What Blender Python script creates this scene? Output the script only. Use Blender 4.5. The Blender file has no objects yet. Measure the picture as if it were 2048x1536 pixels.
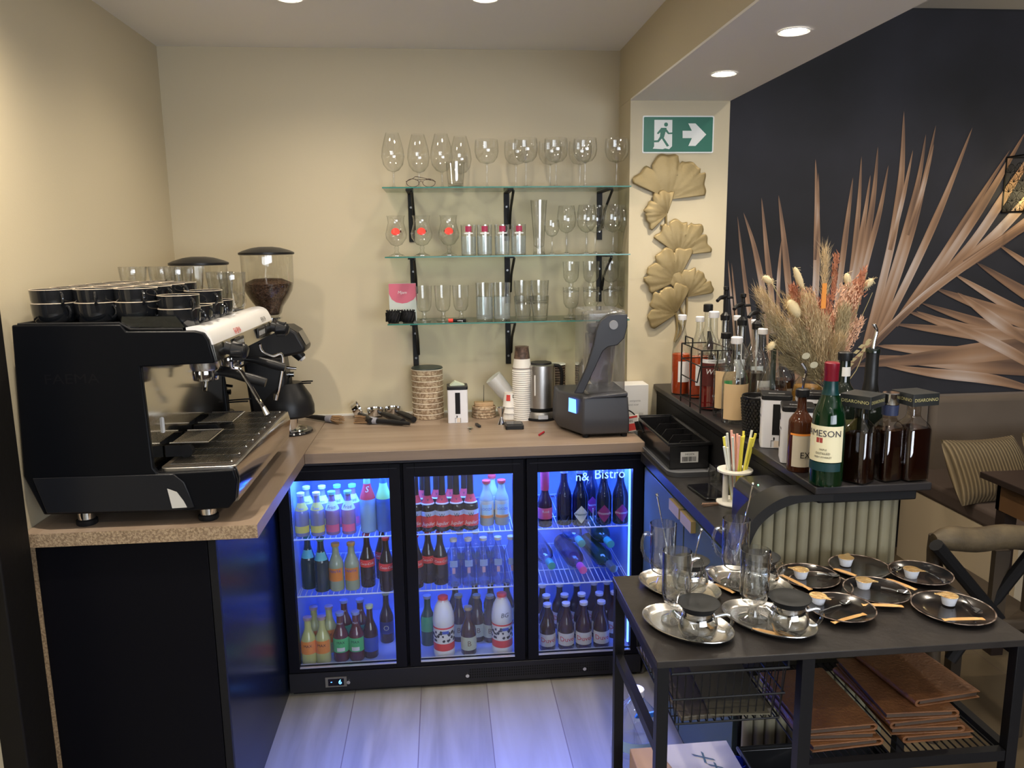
import bpy, math, random
from mathutils import Matrix, Vector
random.seed(7)
sc = bpy.context.scene
COL = sc.collection
PI = math.pi
# ------------------------------------------------------------------ camera, world, exposure
CAM = Vector((0.58985, -2.71049, 1.63592)); FPX = 1551.45
_y, _p, _r = 0.088083, -0.174431, -0.01238
_f = Vector((math.sin(_y)*math.cos(_p), math.cos(_y)*math.cos(_p), math.sin(_p)))
_rt = Vector((math.cos(_y), -math.sin(_y), 0)); _u = _rt.cross(_f)
RT = _rt*math.cos(_r)+_u*math.sin(_r); UP = -_rt*math.sin(_r)+_u*math.cos(_r); FW = _f
cd = bpy.data.cameras.new('camera'); cam = bpy.data.objects.new('camera', cd); COL.objects.link(cam)
cam.matrix_world = Matrix(((RT.x, UP.x, -FW.x, CAM.x), (RT.y, UP.y, -FW.y, CAM.y), (RT.z, UP.z, -FW.z, CAM.z), (0, 0, 0, 1)))
cd.sensor_width = 36; cd.lens = 36*FPX/2048; cd.clip_start = .02; sc.camera = cam
sc.view_settings.view_transform = 'Standard'; sc.view_settings.look = 'None'
sc.view_settings.gamma = 1; sc.view_settings.use_curve_mapping = False
sc.view_settings.exposure = 1.05
cy = sc.cycles
cy.max_bounces = 9; cy.diffuse_bounces = 4; cy.glossy_bounces = 3; cy.transmission_bounces = 6; cy.transparent_max_bounces = 24
cy.caustics_reflective = False; cy.caustics_refractive = False; cy.sample_clamp_indirect = 4.0
cy.use_denoising = True
W = bpy.data.worlds.new('world'); sc.world = W; W.use_nodes = True
W.node_tree.nodes['Background'].inputs[0].default_value = (1.0, .86, .68, 1); W.node_tree.nodes['Background'].inputs[1].default_value = .12
def lamp(kind, loc, power, color, parent=None, size=.1, spot=120, blend=.6, look=None, sy=None):
    d = bpy.data.lights.new('light', kind); d.energy = power; d.color = color
    if kind == 'AREA':
        d.size = size
        if sy: d.shape = 'RECTANGLE'; d.size_y = sy
    else: d.shadow_soft_size = size
    if kind == 'SPOT': d.spot_size = math.radians(spot); d.spot_blend = blend
    o = bpy.data.objects.new('light', d); COL.objects.link(o); o.location = loc
    if look: o.rotation_euler = (Vector(look)-Vector(loc)).to_track_quat('-Z', 'Y').to_euler()
    if parent: o.parent = parent
    return o
WARM = (1.0, .87, .70)
# pixel on a plane -> world point (used to read positions off the photograph)
def _ray(px, py): return FW+RT*((px-1024)/FPX)-UP*((py-768)/FPX)
def zp(px, py, z): d = _ray(px, py); return CAM+d*((z-CAM.z)/d.z)
def yp(px, py, y): d = _ray(px, py); return CAM+d*((y-CAM.y)/d.y)
def xp(px, py, x): d = _ray(px, py); return CAM+d*((x-CAM.x)/d.x)
# ------------------------------------------------------------------ materials
MATS = {}
def M(name, col=(.5, .5, .5), rough=.5, metal=0, trans=0, ior=1.45, emit=None, es=1, coat=0, spec=.5, alpha=1, sheen=0, bump=None, var=None):
    """principled material; bump=(scale,strength); var=(scale, colour2, contrast) noise between two colours"""
    if name in MATS: return MATS[name]
    m = bpy.data.materials.new(name); m.use_nodes = True; nt = m.node_tree; b = nt.nodes['Principled BSDF']
    b.inputs['Base Color'].default_value = (*col, 1); b.inputs['Roughness'].default_value = rough; b.inputs['Metallic'].default_value = metal
    b.inputs['Transmission Weight'].default_value = trans; b.inputs['IOR'].default_value = ior; b.inputs['Coat Weight'].default_value = coat
    b.inputs['Specular IOR Level'].default_value = spec; b.inputs['Alpha'].default_value = alpha; b.inputs['Sheen Weight'].default_value = sheen
    b.inputs['Coat Roughness'].default_value = .08
    if emit: b.inputs['Emission Color'].default_value = (*emit, 1); b.inputs['Emission Strength'].default_value = es
    if bump or var:
        tc = nt.nodes.new('ShaderNodeTexCoord')
        def noise(s, det=4):
            n = nt.nodes.new('ShaderNodeTexNoise'); n.inputs['Scale'].default_value = s; n.inputs['Detail'].default_value = det
            nt.links.new(tc.outputs['Object'], n.inputs['Vector']); return n
        if bump:
            n = noise(bump[0]); bp = nt.nodes.new('ShaderNodeBump'); bp.inputs['Strength'].default_value = bump[1]; bp.inputs['Distance'].default_value = .01
            nt.links.new(n.outputs['Fac'], bp.inputs['Height']); nt.links.new(bp.outputs['Normal'], b.inputs['Normal'])
        if var:
            n = noise(var[0]); cr = nt.nodes.new('ShaderNodeValToRGB'); c = var[2] if len(var) > 2 else .2
            cr.color_ramp.elements[0].position = .5-c; cr.color_ramp.elements[0].color = (*col, 1)
            cr.color_ramp.elements[1].position = .5+c; cr.color_ramp.elements[1].color = (*var[1], 1)
            nt.links.new(n.outputs['Fac'], cr.inputs['Fac']); nt.links.new(cr.outputs['Color'], b.inputs['Base Color'])
    MATS[name] = m; return m
def thin(name, tint=(1, 1, 1), refl=1.0, rough=.01, frost=0, dk=.80):
    """thin-walled glass or clear plastic: transparent sheet with Fresnel reflection, darker towards grazing"""
    if name in MATS: return MATS[name]
    m = bpy.data.materials.new(name); m.use_nodes = True; nt = m.node_tree; nt.nodes.clear()
    out = nt.nodes.new('ShaderNodeOutputMaterial'); tr = nt.nodes.new('ShaderNodeBsdfTransparent'); gl = nt.nodes.new('ShaderNodeBsdfGlossy')
    lw = nt.nodes.new('ShaderNodeLayerWeight'); lw.inputs['Blend'].default_value = .5
    def math_(op, a, b):
        n = nt.nodes.new('ShaderNodeMath'); n.operation = op; n.use_clamp = op != 'POWER'
        for i, q in enumerate((a, b)):
            if isinstance(q, (int, float)): n.inputs[i].default_value = q
            else: nt.links.new(q, n.inputs[i])
        return n.outputs[0]
    cr = nt.nodes.new('ShaderNodeValToRGB'); cr.color_ramp.elements[0].position = .45; cr.color_ramp.elements[0].color = (*tint, 1)
    cr.color_ramp.elements[1].position = 1; cr.color_ramp.elements[1].color = (tint[0]*dk, tint[1]*dk, tint[2]*dk, 1)
    nt.links.new(lw.outputs['Facing'], cr.inputs['Fac']); nt.links.new(cr.outputs['Color'], tr.inputs['Color'])
    fr = math_('POWER', lw.outputs['Facing'], 3.5); fr = math_('MULTIPLY', fr, .70*refl); mu = math_('ADD', fr, .07*refl); gl.inputs['Roughness'].default_value = rough
    mx = nt.nodes.new('ShaderNodeMixShader'); nt.links.new(mu, mx.inputs[0]); nt.links.new(tr.outputs[0], mx.inputs[1]); nt.links.new(gl.outputs[0], mx.inputs[2])
    last = mx
    if frost:
        df = nt.nodes.new('ShaderNodeBsdfDiffuse'); df.inputs['Color'].default_value = (.85, .85, .85, 1)
        m2 = nt.nodes.new('ShaderNodeMixShader'); m2.inputs[0].default_value = frost
        nt.links.new(mx.outputs[0], m2.inputs[1]); nt.links.new(df.outputs[0], m2.inputs[2]); last = m2
    nt.links.new(last.outputs[0], out.inputs['Surface']); MATS[name] = m; return m
# ------------------------------------------------------------------ mesh builder
_TXT = {}
def text2d(s, size, shear=0):
    k = (s, shear)
    if k not in _TXT:
        cu = bpy.data.curves.new('t', 'FONT'); cu.body = s; cu.size = 1; cu.align_x = 'CENTER'; cu.align_y = 'CENTER'; cu.resolution_u = 2; cu.shear = shear
        o = bpy.data.objects.new('t', cu); COL.objects.link(o); me = o.to_mesh()
        _TXT[k] = ([(v.co.x, v.co.y) for v in me.vertices], [tuple(p.vertices) for p in me.polygons])
        o.to_mesh_clear(); bpy.data.objects.remove(o); bpy.data.curves.remove(cu)
    v, f = _TXT[k]; return [(x*size, y*size) for x, y in v], f
class MB:
    def __init__(s): s.v = []; s.f = []; s.m = []; s.cur = 0; s.X = None; s.col = {}
    def add(s, vs, fs):
        o = len(s.v)
        if s.X is not None: vs = [tuple(s.X @ Vector(v)) for v in vs]
        s.v += [tuple(v) for v in vs]; s.f += [tuple(i+o for i in f) for f in fs]; s.m += [s.cur]*len(fs); return s
    def box(s, x0, y0, z0, x1, y1, z1):
        x0, x1 = sorted((x0, x1)); y0, y1 = sorted((y0, y1)); z0, z1 = sorted((z0, z1))
        return s.add([(x0, y0, z0), (x1, y0, z0), (x1, y1, z0), (x0, y1, z0), (x0, y0, z1), (x1, y0, z1), (x1, y1, z1), (x0, y1, z1)],
                     [(0, 3, 2, 1), (4, 5, 6, 7), (0, 1, 5, 4), (1, 2, 6, 5), (2, 3, 7, 6), (3, 0, 4, 7)])
    def lathe(s, prof, seg=24, c=(0, 0, 0), a0=0, a1=2*PI, sx=1, sy=1, n=2, cap=True):
        full = abs(a1-a0-2*PI) < 1e-6; k = seg if full else seg+1; vs = []; fs = []
        for r, z in prof:
            for i in range(k):
                a = a0+(a1-a0)*i/seg; q = 1 if n == 2 else (abs(math.cos(a))**n+abs(math.sin(a))**n)**(-1/n)
                vs.append((c[0]+r*q*math.cos(a)*sx, c[1]+r*q*math.sin(a)*sy, c[2]+z))
        for j in range(len(prof)-1):
            for i in range(seg):
                a, b = j*k+i, j*k+(i+1) % k; fs.append((a, b, b+k, a+k))
        if cap and full:
            if prof[0][0] > 1e-4: fs.append(tuple(reversed(range(k))))
            if prof[-1][0] > 1e-4: fs.append(tuple((len(prof)-1)*k+i for i in range(k)))
        return s.add(vs, fs)
    def cyl(s, p0, p1, r0, r1=None, seg=16):
        p0, p1 = Vector(p0), Vector(p1); d = p1-p0; q = d.to_track_quat('Z', 'Y').to_matrix().to_4x4(); q.translation = p0
        old = s.X; s.X = q if old is None else old @ q; s.lathe([(r0, 0), (r0 if r1 is None else r1, d.length)], seg); s.X = old; return s
    def tube(s, pts, r, seg=8, closed=False):
        P = [Vector(p) for p in pts]; n = len(P); vs = []; fs = []; up = None; rr = r if hasattr(r, '__len__') else [r]*n
        for i in range(n):
            t = (P[(i+1) % n]-P[i-1]) if closed else (P[min(i+1, n-1)]-P[max(i-1, 0)]); t.normalize()
            if up is None: up = Vector((0, 0, 1)) if abs(t.z) < .9 else Vector((1, 0, 0))
            a = t.cross(up)
            if a.length < 1e-6: a = t.orthogonal()
            a.normalize(); b = a.cross(t).normalized(); up = b
            for k in range(seg):
                w = 2*PI*k/seg; vs.append(P[i]+a*(rr[i]*math.cos(w))+b*(rr[i]*math.sin(w)))
        for i in range(n if closed else n-1):
            for k in range(seg):
                a0 = i*seg+k; a1 = i*seg+(k+1) % seg; j = (i+1) % n; fs.append((a0, a1, j*seg+(k+1) % seg, j*seg+k))
        if not closed: fs += [tuple(reversed(range(seg))), tuple((n-1)*seg+k for k in range(seg))]
        return s.add(vs, fs)
    def prism(s, poly, ax, h0, h1):
        n = len(poly)
        def P(a, b, h): return {'z': (a, b, h), 'y': (a, h, b), 'x': (h, a, b)}[ax]
        vs = [P(a, b, h0) for a, b in poly]+[P(a, b, h1) for a, b in poly]
        fs = [tuple(range(n)), tuple(reversed(range(n, 2*n)))]+[((i+1) % n, i, n+i, n+(i+1) % n) for i in range(n)]
        return s.add(vs, fs)
    def sheet(s, fn, nu, nv):
        vs = [fn(i/nu, j/nv) for j in range(nv+1) for i in range(nu+1)]
        return s.add(vs, [(j*(nu+1)+i, j*(nu+1)+i+1, (j+1)*(nu+1)+i+1, (j+1)*(nu+1)+i) for j in range(nv) for i in range(nu)])
    def ball(s, c, r, seg=12, rings=8, sz=1):
        return s.lathe([(max(r*math.sin(PI*i/rings), 1e-5), -r*sz*math.cos(PI*i/rings)) for i in range(rings+1)], seg, c)
    def text(s, st, size, fn, shear=0):
        v, f = text2d(st, size, shear); return s.add([fn(x, y) for x, y in v], f)
    def build(s, name, mats, parent=None, bev=0, ang=35, loc=None, label=None, fixn=True, seg=2):
        me = bpy.data.meshes.new(name); me.from_pydata(s.v, [], s.f)
        for m in (mats if isinstance(mats, (list, tuple)) else [mats]): me.materials.append(m)
        if max(s.m, default=0) > 0: me.polygons.foreach_set('material_index', s.m)
        if fixn:
            import bmesh
            b = bmesh.new(); b.from_mesh(me); bmesh.ops.recalc_face_normals(b, faces=b.faces); b.to_mesh(me); b.free()
        me.shade_smooth(); me.set_sharp_from_angle(angle=math.radians(ang))
        o = bpy.data.objects.new(name, me); COL.objects.link(o)
        if parent: o.parent = parent
        if loc is not None: o.location = loc
        if label: o['label'] = label
        if bev:
            b = o.modifiers.new('bevel', 'BEVEL'); b.width = bev; b.segments = seg; b.limit_method = 'ANGLE'; b.angle_limit = math.radians(40)
        return o
def tag(o, label, cat, group=None):
    o['label'] = label; o['category'] = cat
    if group: o['group'] = group
    return o
def thing(name, label, cat, loc=(0, 0, 0), rz=0, group=None):
    o = bpy.data.objects.new(name, None); COL.objects.link(o); o.location = loc; o.rotation_euler = (0, 0, rz); o.empty_display_size = .05
    return tag(o, label, cat, group)
def struct(name, mb, mats, **k):
    o = mb.build(name, mats, **k); o['kind'] = 'structure'; return o
KIDS = {}
def dup(root, loc, rz=None, label=None, group=None, scale=None):
    def cp(o, par):
        c = o.copy(); COL.objects.link(c)
        if par: c.parent = par
        for ch in [x for x in ALLC.get(o.name, [])]: cp(ch, c)
        return c
    global ALLC
    ALLC = {}
    def scan(o):
        ALLC[o.name] = list(o.children)
        for ch in o.children: scan(ch)
    scan(root); r = cp(root, None); r.location = loc
    if rz is not None: r.rotation_euler = (0, 0, rz)
    if label: r['label'] = label
    if group: r['group'] = group
    if scale: r.scale = scale
    return r
def arc(cx, cy, r, a0, a1, n=8): return [(cx+r*math.cos(a0+(a1-a0)*i/n), cy+r*math.sin(a0+(a1-a0)*i/n)) for i in range(n+1)]
def rrect(x0, y0, x1, y1, r, n=4):
    return arc(x1-r, y0+r, r, -PI/2, 0, n)+arc(x1-r, y1-r, r, 0, PI/2, n)+arc(x0+r, y1-r, r, PI/2, PI, n)+arc(x0+r, y0+r, r, PI, 1.5*PI, n)
def smooth(pts, n=6):
    out = []; P = [Vector(p) for p in pts]
    for i in range(len(P)-1):
        p0 = P[max(i-1, 0)]; p1 = P[i]; p2 = P[i+1]; p3 = P[min(i+2, len(P)-1)]
        for k in range(n):
            t = k/n; out.append(.5*((2*p1)+(p2-p0)*t+(2*p0-5*p1+4*p2-p3)*t*t+(3*p1-p0-3*p2+p3)*t**3))
    out.append(P[-1]); return out
# shared materials
BLACK = M('black_lacquer', (.012, .012, .014), .28, spec=.3); MATT = M('matt_black', (.010, .010, .011), .55, spec=.2); STEEL = M('steel', (.62, .60, .57), .22, 1)
BRUSH = M('brushed_steel', (.5, .48, .46), .35, 1); CHROME = M('chrome', (.8, .8, .8), .06, 1); WHITE = M('white', (.78, .77, .75), .35)
GLASS = thin('thin_glass', (.985, .99, .985), 1.6); CLEAR = thin('clear_plastic', (.93, .94, .94), 1.3, .05)
BLKP = M('black_plastic', (.012, .012, .013), .35, spec=.35)
IRON = M('black_iron', (.012, .0115, .0115), .5, .1, spec=.3)
# ================================================================== room shell
def ramp_mat(name, build):
    m = bpy.data.materials.new(name); m.use_nodes = True; build(m.node_tree, m.node_tree.nodes['Principled BSDF']); MATS[name] = m; return m
WALLP = M('cream_paint', (.60, .52, .36), .6, var=(1.2, (.575, .50, .345), .3), bump=(260, .04))
CEILP = M('ceiling_white', (.90, .88, .84), .7)
def wood_planks(name, c1, c2, c3, sx, sy, rough=.35, gap=.0015, ax='x', stretch=(1, .12, 1), gapc=(.05, .04, .035), ns=9, off=0):
    def bld(nt, b):
        N = nt.nodes; L = nt.links
        tc = N.new('ShaderNodeTexCoord'); br = N.new('ShaderNodeTexBrick'); mp = N.new('ShaderNodeMapping'); mp.inputs['Rotation'].default_value = (0, 0, PI/2 if ax == 'y' else 0)
        mp.inputs['Location'].default_value = (0, off, 0); L.new(tc.outputs['Object'], mp.inputs[0]); L.new(mp.outputs[0], br.inputs['Vector'])
        br.inputs['Scale'].default_value = 1; br.inputs['Brick Width'].default_value = sx; br.inputs['Row Height'].default_value = sy
        br.inputs['Mortar Size'].default_value = gap; br.inputs['Mortar Smooth'].default_value = .2; br.inputs['Bias'].default_value = 0; br.offset = .37
        br.inputs['Color1'].default_value = (0, 0, 0, 1); br.inputs['Color2'].default_value = (1, 1, 1, 1); br.inputs['Mortar'].default_value = (.5, .5, .5, 1)
        m2 = N.new('ShaderNodeMapping'); m2.inputs['Scale'].default_value = stretch; L.new(tc.outputs['Object'], m2.inputs[0])
        no = N.new('ShaderNodeTexNoise'); no.inputs['Scale'].default_value = ns; no.inputs['Detail'].default_value = 6; no.inputs['Distortion'].default_value = .6; L.new(m2.outputs[0], no.inputs['Vector'])
        ad = N.new('ShaderNodeMath'); ad.operation = 'MULTIPLY_ADD'; ad.inputs[1].default_value = .35; L.new(br.outputs['Color'], ad.inputs[0]); L.new(no.outputs['Fac'], ad.inputs[2])
        cr = N.new('ShaderNodeValToRGB'); e = cr.color_ramp.elements; e[0].position = .35; e[0].color = (*c1, 1); e[1].position = .95; e[1].color = (*c3, 1); x = e.new(.65); x.color = (*c2, 1)
        L.new(ad.outputs[0], cr.inputs['Fac']); mx = N.new('ShaderNodeMixRGB'); L.new(br.outputs['Fac'], mx.inputs['Fac']); L.new(cr.outputs['Color'], mx.inputs['Color1']); mx.inputs['Color2'].default_value = (*gapc, 1)
        L.new(mx.outputs[0], b.inputs['Base Color']); b.inputs['Roughness'].default_value = rough
    return ramp_mat(name, bld)
FLOOR = wood_planks('floor_planks', (.155, .145, .12), (.225, .215, .185), (.27, .26, .23), 1.8, .2467, .38, .0018, 'y', (1, .1, 1), (.10, .08, .08), 14, -.2245)
OAK = wood_planks('oak_butcher_top', (.20, .145, .105), (.275, .205, .15), (.33, .255, .195), .9, .09, .38, .0002, 'x', (.12, 1, 1), (.30, .2, .12), 12)
OAKY = wood_planks('oak_butcher_top_side', (.20, .145, .105), (.275, .205, .15), (.33, .255, .195), .9, .09, .38, .0002, 'y', (1, .12, 1), (.30, .2, .12), 12)
CHIP = M('chipboard', (.42, .31, .19), .8, bump=(300, .3), var=(160, (.22, .15, .09), .12))
BACK, LEFT, CE, PX0, PX1, PY, SOF, DW = .60, -.49, 2.423, 1.343, 1.743, .404, 2.20, 1.10
struct('floor', MB().box(-1.2, -5.2, -.06, 1.66, 1.3, 0), FLOOR)
struct('floor_dining', MB().box(1.66, -5.2, -.06, 6.2, 1.3, 0), wood_planks('dim_tan_tiles', (.085, .06, .032), (.11, .08, .045), (.13, .10, .06), .9, .45, .4, .003, 'y', (1, .3, 1), (.10, .07, .05), 5))  # tan tiles, dimness of the dining side put into their colour
wn = struct('window_1', MB().box(.4, -5.198, .95, 3.6, -5.19, 2.15), M('window_daylight', (.8, .85, .9), emit=(.80, .88, 1.0), es=2.6))
lamp('AREA', (2.0, -5.15, 1.55), 27, (.90, .93, 1.0), None, 3.2, look=(1.6, 0, 1.75), sy=1.2)
struct('wall_back', MB().box(-.65, BACK, 0, PX0, BACK+.12, CE), WALLP)
struct('wall_left', MB().box(LEFT-.12, -1.1, 0, LEFT, BACK+.12, CE), WALLP)
struct('wall_left', MB().box(-1.3, -5.2, 0, -1.2, -1.1, CE).box(-1.3, -1.12, 0, LEFT-.12, -1.1, CE), WALLP)
struct('wall_pillar', MB().box(PX0, PY, 0, PX1, DW, SOF), WALLP)
struct('ceiling', MB().box(-1.3, -5.2, CE, PX0, BACK+.12, CE+.1), CEILP)
bm = MB(); bm.box(PX0, -5.2, SOF+.001, PX1, DW, 2.9); struct('trim_beam', bm, WALLP)
struct('ceiling_soffit', MB().box(PX0, -5.2, SOF-.006, PX1, PY, SOF+.001), CEILP)
struct('ceiling_dining', MB().box(PX1, -5.2, 2.75, 6.2, DW, 2.85), CEILP)
struct('wall_dining', MB().box(PX1, DW, 0, 6.2, DW+.1, 2.8), M('charcoal_paint', (.03, .03, .034), .75))
struct('wall_right', MB().box(6.1, -5.2, 0, 6.2, DW, 2.8), M('charcoal_paint'))
struct('wall_front', MB().box(-1.3, -5.3, 0, 6.2, -5.2, 2.8), M('brown_paint', (.12, .09, .065), .7))
struct('baseboard_back', MB().box(LEFT, BACK-.012, .9345, PX0, BACK-.0005, .942), M('white_sealant', (.8, .8, .76), .4))
# dark door jamb at the far left
struct('door_1', MB().box(-.60, -.93, 0, LEFT+.055, -.80, 2.38), M('dark_jamb', (.008, .007, .006), .5, spec=.2, bump=(30, .1)), bev=.004)
# ------------------------------------------------------------------ mural wallpaper with copper palm
def mural():
    root = thing('palm_mural', 'charcoal wallpaper printed with a large copper palm frond on the dining wall', 'wallpaper', (0, DW, 0))
    MB().box(PX1+.002, -.004, .84, 6.05, -.0005, 2.74).build('backing_paper', M('mural_ground', (.017, .017, .0175), .7, var=(1.3, (.042, .042, .054), .17)), root)
    pal = [(.06, .04, .035), (.22, .13, .085), (.46, .27, .155), (.62, .46, .36), (.88, .80, .76)]
    def colour(t):
        t = max(0, min(.999, t))*4; i = int(t); k = t-i; return [pal[i][j]*(1-k)+pal[i+1][j]*k for j in range(3)]
    verts, faces, cols = [], [], []
    def leaf(pts, w, depth, hi=.5, tip0=True, tip1=False, base=.25):
        P = [yp(x, y, DW-.005-depth) for x, y in pts]; P = smooth([Vector((p.x, 0, p.z)) for p in P], 7); n = len(P); o = len(verts)
        for i, p in enumerate(P):
            t = i/(n-1); d = (P[min(i+1, n-1)]-P[max(i-1, 0)]); nn = Vector((-d.z, 0, d.x)).normalized()
            ww = w*min(1, t/.45)**.8 if tip0 else w
            if tip1: ww *= min(1, (1-t)/.35)**.8
            for k in range(5):
                s = k/4-.5; verts.append((p.x+nn.x*ww*s*2, -.005-depth, p.z+nn.z*ww*s*2))
                g = base+.42*math.exp(-((t-hi)/.16)**2)+.16*math.exp(-((t-hi*.4)/.08)**2)+.1*(abs(s)-.25)+(.09 if k == 1 else 0)-.1*(k == 3)
                cols.append((*colour(g), 1))
        for i in range(n-1):
            for k in range(4): a = o+i*5+k; faces.append((a, a+1, a+6, a+5))
    U = 1/430  # metres per pixel on this wall
    up = [([(1475, 432), (1487, 540), (1503, 660), (1520, 790)], 6, .6), ([(1487, 425), (1510, 500), (1530, 610), (1550, 790)], 8, .6), ([(1523, 395), (1533, 500), (1545, 620), (1555, 790)], 8, .7),
          ([(1456, 520), (1463, 600), (1472, 700)], 3, .5), ([(1463, 525), (1470, 600), (1480, 700)], 3, .5),
          ([(1557, 390), (1568, 480), (1580, 600), (1600, 790)], 9, .7), ([(1563, 480), (1557, 560), (1556, 640)], 5, .5), ([(1631, 318), (1634, 430), (1632, 560), (1622, 740)], 9, .7), ([(1637, 345), (1636, 430), (1630, 520)], 4, .5),
          ([(1706, 355), (1695, 440), (1680, 560), (1655, 760)], 8, .7), ([(1723, 312), (1716, 430), (1700, 570), (1660, 770)], 8, .75), ([(1741, 350), (1728, 440), (1706, 560), (1665, 740)], 8, .7),
          ([(1756, 293), (1746, 400), (1722, 540), (1680, 740)], 9, .7), ([(1777, 330), (1760, 420), (1734, 520), (1690, 700)], 8, .7), ([(1808, 222), (1802, 360), (1780, 500), (1730, 700)], 11, .72),
          ([(1826, 300), (1805, 400), (1780, 500)], 6, .6), ([(1852, 268), (1835, 370), (1800, 500), (1740, 690)], 9, .7), ([(1872, 250), (1842, 390), (1806, 520), (1750, 680)], 10, .7), ([(1868, 288), (1845, 380), (1815, 470)], 6, .5),
          ([(1945, 255), (1888, 400), (1830, 530), (1760, 670)], 11, .7), ([(2020, 300), (1950, 410), (1880, 520), (1790, 650)], 10, .7), ([(2052, 262), (1990, 370), (1920, 480), (1830, 610)], 12, .7),
          ([(2110, 240), (2030, 360), (1950, 480), (1870, 570)], 13, .6), ([(2170, 260), (2080, 370), (1990, 470), (1900, 550)], 14, .6), ([(2230, 300), (2120, 390), (2020, 470), (1930, 530)], 14, .5)]
    for i, (p, w, hi) in enumerate(up): leaf(p, w*.82*U, .0006+.00008*i, hi, base=.25+.13*((i*5) % 4)/3)
    mid = [(2260, 340), (2150, 400), (2048, 454), (1944, 522), (1863, 581), (1804, 632), (1736, 699), (1685, 748), (1630, 800)]
    rs = smooth([Vector((x, 0, y)) for x, y in mid], 12)
    for i in range(13):
        t = i/12; q = rs[int((.14+.70*t)*(len(rs)-1))]; an = math.radians(38-44*t+(i % 3)*3); L = 330+240*t
        P = [(q.x+L*s*math.cos(an)+0*s, q.z+L*s*math.sin(an)+26*math.sin(s*3)*(1-t)) for s in (0, .33, .66, 1)]
        if i % 3 == 1: P = [(x, y+8) for x, y in P]
        leaf(P, (17+6*t-(i % 2)*4)*U, .0032+.00008*i, .22+.22*((i*7) % 5)/4, True, True, .10+.08*(i % 2))
    for i, P in enumerate([[(1832, 622), (1940, 665), (2040, 715), (2150, 790)], [(1915, 585), (1990, 640), (2080, 700)], [(1765, 730), (1860, 745), (1990, 760), (2100, 790)]]): leaf(P, 12*U, .0047+.0001*i, .5, True, True, .35)
    leaf([(x, y) for x, y in mid], 9*U, .0055, .45, False, False, .18); leaf([(x, y-7) for x, y in mid], 3*U, .0058, .55, False, False, .40)
    zmin = .842
    me = bpy.data.meshes.new('palm_frond'); me.from_pydata([(x, y, max(z, zmin)) for x, y, z in verts], [], faces)
    ca = me.color_attributes.new('tone', 'FLOAT_COLOR', 'POINT')
    for i, c in enumerate(cols): ca.data[i].color = c
    def bld(nt, b):
        a = nt.nodes.new('ShaderNodeVertexColor'); a.layer_name = 'tone'; nt.links.new(a.outputs[0], b.inputs['Base Color']); b.inputs['Roughness'].default_value = .55
    me.materials.append(ramp_mat('copper_print', bld)); o = bpy.data.objects.new('palm_frond', me); COL.objects.link(o); o.parent = root
mural()
# ------------------------------------------------------------------ downlights
EMW = M('lamp_disc', (1, 1, 1), emit=(1, .92, .78), es=55)
def downlight(x, y, z, label, power, spot=130, r=.032, group='recessed ceiling spots', blend=.9, parent=None):
    t = thing('ceiling_spotlight', label, 'ceiling light', (x, y, z), 0, group)
    MB().lathe([(r, -.001), (r+.009, -.004), (r+.009, -.0005)], 28, cap=False).build('trim_ring', M('lamp_ring', (.8, .78, .75), .3), t)
    MB().lathe([(.0001, -.002), (r, -.002)], 28, cap=False).build('lamp_lens', EMW, t)
    lamp('SPOT', (0, 0, -.012), power, WARM, t, .03, spot, blend)
    return t
downlight(1.542, -.591, SOF-.006, 'round recessed spotlight in the beam soffit, the nearer one', 9, 140)
downlight(1.539, -.079, SOF-.006, 'round recessed spotlight in the beam soffit, farther one above the exit sign', 14, 140)
downlight(1.542, -1.15, SOF-.006, 'round recessed spotlight in the beam soffit over the black table', 8, 120)
downlight(1.542, -1.75, SOF-.006, 'round recessed spotlight in the beam soffit behind the camera side', 8, 130)
for i, (x, y, p) in enumerate([(.134, -.028, 12), (.754, -.056, 11), (-.22, -1.05, 40), (.75, -1.35, 9), (.13, -2.4, 11), (.9, -2.4, 8), (.4, -3.6, 7), (1.0, -3.9, 7), (0, -4.6, 5)]):
    downlight(x, y, CE, ['recessed ceiling spotlight at the top picture edge, left one over the fridge', 'recessed ceiling spotlight at the top picture edge, right one over the fridge'][i] if i < 2 else 'recessed spotlight in the main ceiling on the camera side of the bar', p, 150)
for i, (x, y, p) in enumerate([(2.35, .10, 12), (3.3, .10, 14), (2.3, -1.6, 9), (3.4, -1.8, 9), (4.8, -.6, 14), (2.6, -3.4, 6), (4.2, -3.4, 6)]):
    downlight(x, y, 2.75, 'round recessed spotlight in the dining area ceiling', p, 150, group='dining ceiling spots')
# ================================================================== back counter + fridge
ZC = .934
ct = thing('back_worktop', 'light oak laminate worktop running over the glass door fridge', 'worktop', (0, 0, 0))
MB().box(.0952, -.03, ZC-.037, 1.308, BACK-.001, ZC).build('worktop_slab', OAK, ct, bev=.0015)
lt = thing('coffee_worktop', 'oak laminate worktop with raw chipboard end under the espresso machine', 'worktop', (0, 0, 0))
m = MB(); m.box(LEFT+.002, -.7345, ZC-.0365, .0945, BACK-.001, ZC-.0003); m.build('worktop_slab', OAKY, lt)
MB().box(LEFT+.002, -.7362, ZC-.0363, .0945, -.7347, ZC-.001).build('chipboard_end', CHIP, lt, label='raw chipboard cut end of the worktop')
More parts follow.
